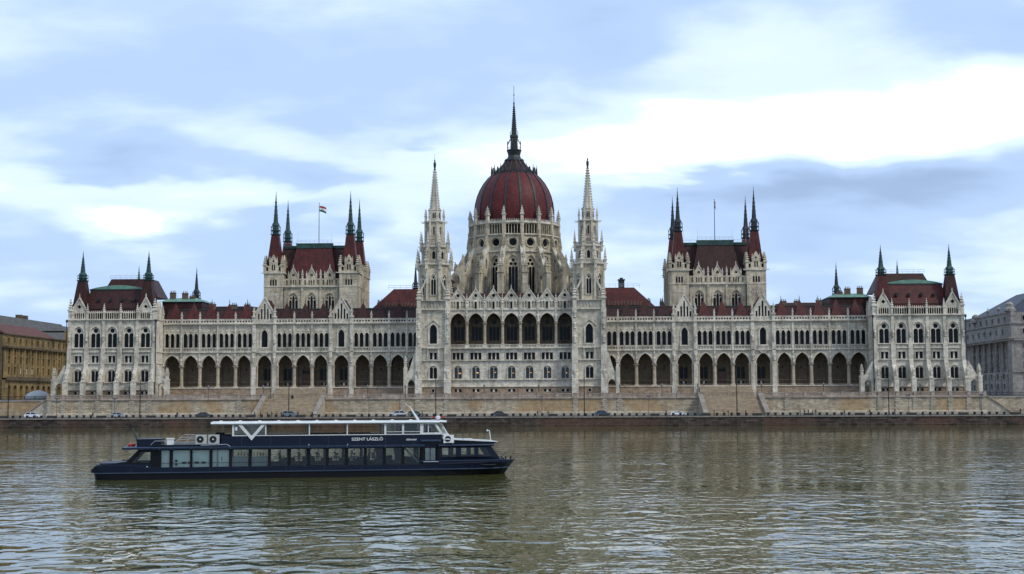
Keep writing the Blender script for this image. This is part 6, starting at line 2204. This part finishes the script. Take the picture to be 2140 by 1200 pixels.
bp_('door_canopy', MB().box(29.25, 31.1, -.12, .3, 3.18, 3.34), 'navy_grey')
bp_('door_step', MB().box(29.5, 30.9, .05, .4, 1.28, 1.34), 'steel')
fs = MB()
fs.add([(36.62, 1.42, 1.50), (36.62, 4.98, 1.50), (35.92, 4.88, 2.62), (35.92, 1.52, 2.62)], [(0, 1, 2, 3)])
bp_('fore_windshield', fs, 'boat_glass')
bp_('fore_windshield_frame', MB().bar((36.72, 1.36, 1.38), (35.95, 1.46, 2.66), .12, .14).bar((36.72, 5.04, 1.38), (35.95, 4.94, 2.66), .12, .14).bar((36.68, 3.2, 1.4), (35.95, 3.2, 2.66), .08, .1).box(35.9, 37.05, 1.2, 5.2, 1.1, 1.48), 'navy_grey')


# air conditioners: casing, fan guard, hub
def ac(x, y, z, w_, h, mt):
    o = ob('air_conditioner', MB().box(0, w_, 0, .55, 0, h).box(.05, .15, .1, .45, -.08, 0).box(w_ - .15, w_ - .05, .1, .45, -.08, 0).mesh('air_conditioner', M[mt]), boat, M=BO @ Matrix.Translation((x, y, z)))
    rot = Matrix.Rotation(PI / 2, 4, 'X')
    fm_ = MB().lathe([(h * .38, 0), (h * .38, .03), (h * .33, .03), (h * .33, 0)], 20)
    for k in range(6):
        a = k * PI / 3
        fm_.add([(.06 * math.cos(a), .06 * math.sin(a), .015), (h * .32 * math.cos(a), h * .32 * math.sin(a), .015), (h * .32 * math.cos(a + .6), h * .32 * math.sin(a + .6), .015)], [(0, 1, 2)])
    fm_.lathe([(h * .36, -.0), (h * .36, .006)], 20)
    ob('fan', fm_.mesh('fan', M['iron']), o, M=BO @ Matrix.Translation((x + w_ * .42, y, z + h * .5)) @ rot)
    ob('fan_hub', MB().lathe([(.07, .02), (.07, .06), (.03, .07)], 10).mesh('fan_hub', M['ac_white']), o, M=BO @ Matrix.Translation((x + w_ * .42, y, z + h * .5)) @ rot)


ac(8.92, .35, 3.12, .98, .82, 'ac_grey')
ac(10.05, .35, 3.12, .98, .82, 'ac_grey')
ac(31.35, .1, 3.02, .98, .72, 'ac_white')
bp_('roof_vent', MB().box(10.6, 11.4, 2.0, 3.0, 3.06, 4.1), 'hull_black')
bp_('life_raft_canister', MB().box(6.4, 7.0, .6, 1.1, 3.06, 3.62).box(6.35, 7.05, .55, 1.15, 3.56, 3.66), 'ac_white')
rl = MB()
for (xa, za), (xb, zb) in (((5.0, 3.06), (5.35, 3.42)), ((5.35, 3.42), (6.4, 3.42)), ((7.0, 3.15), (7.9, 3.95)), ((7.9, 3.95), (8.9, 3.95)), ((7.3, 3.5), (8.9, 3.6)), ((7.5, 3.72), (8.9, 3.76)), ((7.9, 3.12), (8.6, 3.8)), ((7.0, 3.3), (8.9, 3.3))):
    rl.tube((xa, .45, za), (xb, .45, zb), .022, 5)
bp_('stern_rail', rl, 'steel')
# mast, antenna, lights, staffs
bp_('radar_mast', MB().tube((29.35, 3.2, 5.06), (28.6, 3.2, 6.25), .13, 8, r1=.05).tube((28.6, 3.2, 6.25), (28.1, 3.2, 6.65), .03, 6).tube((28.62, 3.2, 6.2), (28.62, 3.2, 6.45), .03, 5).box(28.5, 29.6, 2.9, 3.5, 5.06, 5.1), 'boat_white')
bp_('search_light', MB().lathe([(.1, 5.06), (.1, 5.2), (.22, 5.22), (.24, 5.4), (.12, 5.5)], 10, 31.0, 1.4), 'boat_white')
bp_('life_ring_light', MB().tube((30.6, 3, 5.1), (30.6, 3, 5.9), .015, 4), 'steel')
bp_('radar_scanner', MB().box(30.55, 31.9, 3.1, 3.3, 5.30, 5.40).lathe([(.15, 5.06), (.12, 5.3)], 8, 31.2, 3.2), 'taillamp')
bp_('bow_light_pole', MB().tube((36.3, 3.2, 3.1), (36.15, 3.2, 4.05), .04, 6).tube((36.15, 3.2, 4.05), (35.95, 3.2, 4.08), .04, 6).lathe([(.06, 3.98), (.09, 4.1), (.03, 4.16)], 6, 35.95, 3.2), 'boat_white')
fl_ = bp_('flag_staff', MB().tube((3.66, 3.2, 3.0), (3.05, 3.2, 4.85), .03, 6), 'iron')
fgm = MB()
for k in range(6):
    fgm.frus(3.62 - .085 * k, 3.2, 3.25 + .22 * k, 3.5 + .22 * k, .1 - .008 * k, .06, .09 - .008 * k, .05)
ob('furled_flag', fgm.mesh('furled_flag', M['copper']), fl_, M=BO)
bp_('stern_flowers', MB().lathe([(.14, 2.9), (.22, 3.0), (.2, 3.12), (.05, 3.2)], 7, 3.3, 2.4).lathe([(.12, 2.9), (.2, 3.0), (.16, 3.14), (.05, 3.18)], 7, 3.0, 2.2), 'taillamp')
bt_ = MB()
for x in (37.2, 37.6, 38.1):
    bt_.lathe([(.07, 1.28), (.07, 1.55), (.11, 1.56), (.11, 1.62)], 8, x, 2.5)
bp_('bow_bollards', bt_, 'iron')
bp_('stern_fender', MB().lathe([(.1, .62), (.14, .7), (.14, .9), (.1, .98)], 8, -.06, 1.2), 'rubber')
bp_('hull_hatch', MB().box(14.9, 15.85, .14, .2, .84, 1.0).box(26.4, 27.3, .14, .2, .70, .98), 'navy_grey')
bp_('porthole', MB().panel(circ(4.75, 1.14, .07, 10), [], .1, .2), 'steel')
dc = MB()
for x in (19.0, 22.5):
    dc.tube((x, .12, 2.72), (x, .1, 2.98), .04, 5)
    dc.tube((x, .1, 2.98), (x + .08, .1, 3.0), .04, 5)
bp_('scupper_pipe', dc, 'steel')
# interior
bp_('galley_wall', MB().box(5.95, 12.0, .62, .67, .98, 2.6).box(12.0, 12.05, 1.5, 5.0, .98, 2.6), 'pale_panel')
ov = MB()
for x in (7.95, 8.45, 9.05, 9.65):
    ov.panel([(x + .24 * math.cos(2 * PI * k / 14), 1.45 + .11 * math.sin(2 * PI * k / 14)) for k in range(14)], [], .56, .62)
ov.panel(circ(7.25, 1.62, .13, 10), [], .58, .62).box(7.15, 7.35, .58, .62, 1.2, 1.42)
bp_('wall_fittings', ov, 'iron')
bp_('galley_post', MB().box(10.8, 10.95, .52, .62, .98, 2.6).box(11.2, 11.3, .56, .62, 1.6, 1.95), 'grey_panel')
bp_('bar_counter', MB().box(12.15, 15.36, .6, 1.2, .98, 1.86).box(12.1, 15.4, .56, 1.3, 1.86, 1.92), 'grey_panel')
bt_ = MB()
for k in range(9):
    bt_.lathe([(.05, 1.98), (.05, 2.15), (.02, 2.22), (.02, 2.3)], 6, 12.7 + .28 * k, 1.7)
bp_('bar_bottles', bt_, 'drape')
dr_ = MB()
for x, w_ in ((25.55, .5), (27.3, .55)):
    dr_.frus(x, 1.2, .98, 1.7, w_ * .9, .2, w_ * .6, .18)
    dr_.frus(x, 1.2, 1.7, 2.6, w_ * .6, .18, w_ * .9, .2)
bp_('tied_drape', dr_, 'drape')
bp_('inner_stairs', MB().bar((27.9, 2.0, 2.55), (29.2, 2.0, 1.2), .9, .12).bar((28.3, 1.5, 2.6), (29.4, 1.5, 1.5), .04, .04), 'grey_panel')
lm = MB()
for x in (18.2, 20.0, 21.6, 23.3, 24.8):
    lm.tube((x, 3.2, 2.6), (x, 3.2, 2.45), .02, 4).lathe([(.06, 2.45), (.09, 2.36), (.02, 2.3)], 6, x, 3.2)
bp_('ceiling_lamps', lm, 'iron')
tbm = MB().box(-.5, .5, -.4, .4, .70, .74).lathe([(.04, 0), (.04, .7)], 6).lathe([(.25, 0), (.25, .03)], 8)
tbl = tbm.mesh('dining_table', M['drape'])
vs_m = MB().lathe([(.05, .74), (.07, .84), (.03, .95), (.03, 1.0)], 6)
for k in range(7):
    a = k * 2.4
    vs_m.lathe([(.02, .96 + .02 * k), (.07, 1.0 + .02 * k), (.02, 1.07 + .02 * k)], 5, .09 * math.sin(a), .09 * math.cos(a))
vsm = vs_m.mesh('table_flowers', M['drape'])
chm = MB().box(-.22, .22, -.22, .22, .42, .48).panel([(-.22, .48), (.22, .48), (.2, 1.0), (-.2, 1.0)], [], .18, .24).box(-.2, -.16, -.2, -.16, 0, .42).box(.16, .2, -.2, -.16, 0, .42).box(-.2, -.16, .16, .2, 0, .42).box(.16, .2, .16, .2, 0, .42)
chme = chm.mesh('chair', M['drape'])
for i, x in enumerate((16.4, 18.2, 19.9, 21.6, 23.2, 24.9)):
    for j, y in enumerate((1.35, 5.0)):
        tt = ob('dining_table', tbl, boat, M=BO @ Matrix.Translation((x, y, .98)))
        ob('table_flowers', vsm, tt, M=BO @ Matrix.Translation((x, y, .98)))
        for q in (-1, 1):
            ob('chair', chme, boat, M=BO @ Matrix.Translation((x + q * .72, y, .98)) @ Matrix.Rotation(-q * PI / 2, 4, 'Z'))
bq = MB()
for i_, x in enumerate((17.3, 19.05, 20.75, 22.4, 24.05, 26.3, 28.4)):
    hb_ = (1.52, 1.60, 1.48, 1.42, 1.55, 1.62, 1.5)[i_]
    bp_('bench_seat', MB().box(x - .55, x + .55, 2.2, 2.75, .98, 1.42).prismx([(2.6, 1.3), (2.85, 1.3), (2.95, hb_ + .2), (2.85, hb_ + .2)], x - .55, x + .55), 'drape')
bp_('side_counter', MB().box(15.5, 29.0, 3.3, 3.5, .98, 1.36), 'drape')
# deck tables above
for x in (20.6, 23.6):
    ob('deck_rail', MB().box(x - 1.4, x + 1.4, 5.6, 5.66, 3.86, 3.92).mesh('deck_rail', M['hull_black']), boat, M=BO)

# lettering
tx = bpy.data.curves.new('boat_name', 'FONT')
tx.body = 'SZENT L\u00c1SZL\u00d3'
tx.size = .36
tx.extrude = .012
tx.offset = .008
tx.align_x = 'LEFT'
to = bpy.data.objects.new('tmp_text', tx)
col.objects.link(to)
bpy.context.view_layer.update()
dgt = bpy.context.evaluated_depsgraph_get()
tme = bpy.data.meshes.new_from_object(to.evaluated_get(dgt))
bpy.data.objects.remove(to)
tme.materials.clear()
tme.materials.append(M['boat_white'])
xs = [v.co.x for v in tme.vertices]
wd = max(xs) - min(xs)
ob('name_lettering', tme, boat, M=BO @ Matrix.Translation((22.9 - min(xs), .2, 3.31)) @ Matrix.Rotation(PI / 2, 4, 'X') @ Matrix.Diagonal((2.86 / wd, 1, 1, 1)))
lg = MB()
pts = [(27.9, 3.33), (28.02, 3.40), (28.12, 3.34), (28.25, 3.38), (28.34, 3.33), (28.45, 3.39), (28.56, 3.33), (28.66, 3.40), (28.76, 3.34), (28.86, 3.40)]
for (xa, za), (xb, zb) in zip(pts[:-1], pts[1:]):
    lg.bar((xa, .2, za), (xb, .2, zb), .02, .05)
lg.bar((27.92, .2, 3.29), (28.84, .2, 3.29), .02, .025).bar((27.95, .2, 3.42), (28.3, .2, 3.44), .02, .02)
ob('line_logo', lg.mesh('line_logo', M['boat_white']), boat, M=BO)


# passengers, seated at the tables, and crew
def onboat(x, y, z):
    p_ = BO @ Vector((x, y, z))
    return p_.x, p_.y, p_.z


def seat(x, y, coat, face, lb):
    px_, py_, pz_ = onboat(x, y, .98)
    person(px_, py_, pz_, 'sit', coat, R(12) + face, lb, 1.12, 'passengers on the boat')


seat(16.4, .95, 0, PI / 2, 'dark seated passenger leaning in the third clear window from the bar')
seat(22.9, .85, 4, PI / 2, 'seated passenger in tan jacket under the T of the boat name')
seat(24.55, .85, 0, -PI / 2, 'seated passenger in black right of the tan-jacketed one')
seat(25.0, 1.2, 3, PI / 2, 'seated passenger in grey beside the tied drape')
seat(19.2, 4.9, 1, PI / 2, 'seated passenger in navy at the far side table')
p0 = onboat(30.2, 3.6, 2.96)
person(p0[0], p0[1], p0[2], 1, 0, R(12) + PI / 2, 'helmsman in black standing in the wheelhouse', 1.0, 'passengers on the boat')
p0 = onboat(27.55, 2.2, 2.96)
person(p0[0], p0[1], p0[2], 1, 0, R(12) - PI / 2, 'person in black standing at the upper deck window', .95, 'passengers on the boat')


# ------------------------------------------------------------------ pieces that can be told apart become objects of their own
APART = {'string_course', 'roof_posts', 'downpipe', 'tied_drape', 'bow_bollards', 'scupper_pipe', 'gargoyle', 'side_strings', 'side_piers', 'wall_fittings', 'bar_bottles',
         'roof_brackets', 'stern_flowers', 'carved_frieze', 'corner_shafts', 'hull_hatch', 'front_bands', 'bulwark', 'bulwark_cap', 'upper_bulwark', 'door_recess', 'fore_roof_side',
         'cornice', 'loggia_bench', 'vault_rib', 'tent_post'}
RENAME = {'roof_posts': 'roof_post', 'side_strings': 'side_string', 'side_piers': 'side_pier', 'wall_fittings': 'wall_fitting', 'bar_bottles': 'bar_bottle', 'roof_brackets': 'roof_bracket',
          'stern_flowers': 'stern_flower', 'corner_shafts': 'corner_shaft', 'front_bands': 'front_band', 'bow_bollards': 'bow_bollard', 'carved_frieze': 'carved_pendant'}
for o in [q for q in bpy.data.objects if q.type == 'MESH' and q.parent is not None and q.name.split('.')[0] in APART]:
    me = o.data
    n = len(me.vertices)
    root = list(range(n))

    def find(i):
        while root[i] != i:
            root[i] = root[root[i]]
            i = root[i]
        return i
    for p in me.polygons:
        vv = list(p.vertices)
        for q in vv[1:]:
            root[find(q)] = find(vv[0])
    isl = {}
    for p in me.polygons:
        isl.setdefault(find(p.vertices[0]), []).append(p)
    base = o.name.split('.')[0]
    nm = RENAME.get(base, base)
    if len(isl) < 2:
        o.name = nm
        continue
    wm = W[o.name]
    par = o.parent
    for ps in isl.values():
        idx = sorted({i for p in ps for i in p.vertices})
        mp = {v: k for k, v in enumerate(idx)}
        m2 = bpy.data.meshes.new(nm)
        m2.from_pydata([tuple(me.vertices[i].co) for i in idx], [], [tuple(mp[i] for i in p.vertices) for p in ps])
        for mt in me.materials:
            m2.materials.append(mt)
        m2.polygons.foreach_set('material_index', [p.material_index for p in ps])
        c = ob(nm, m2, par, M=wm)
    bpy.data.objects.remove(o)
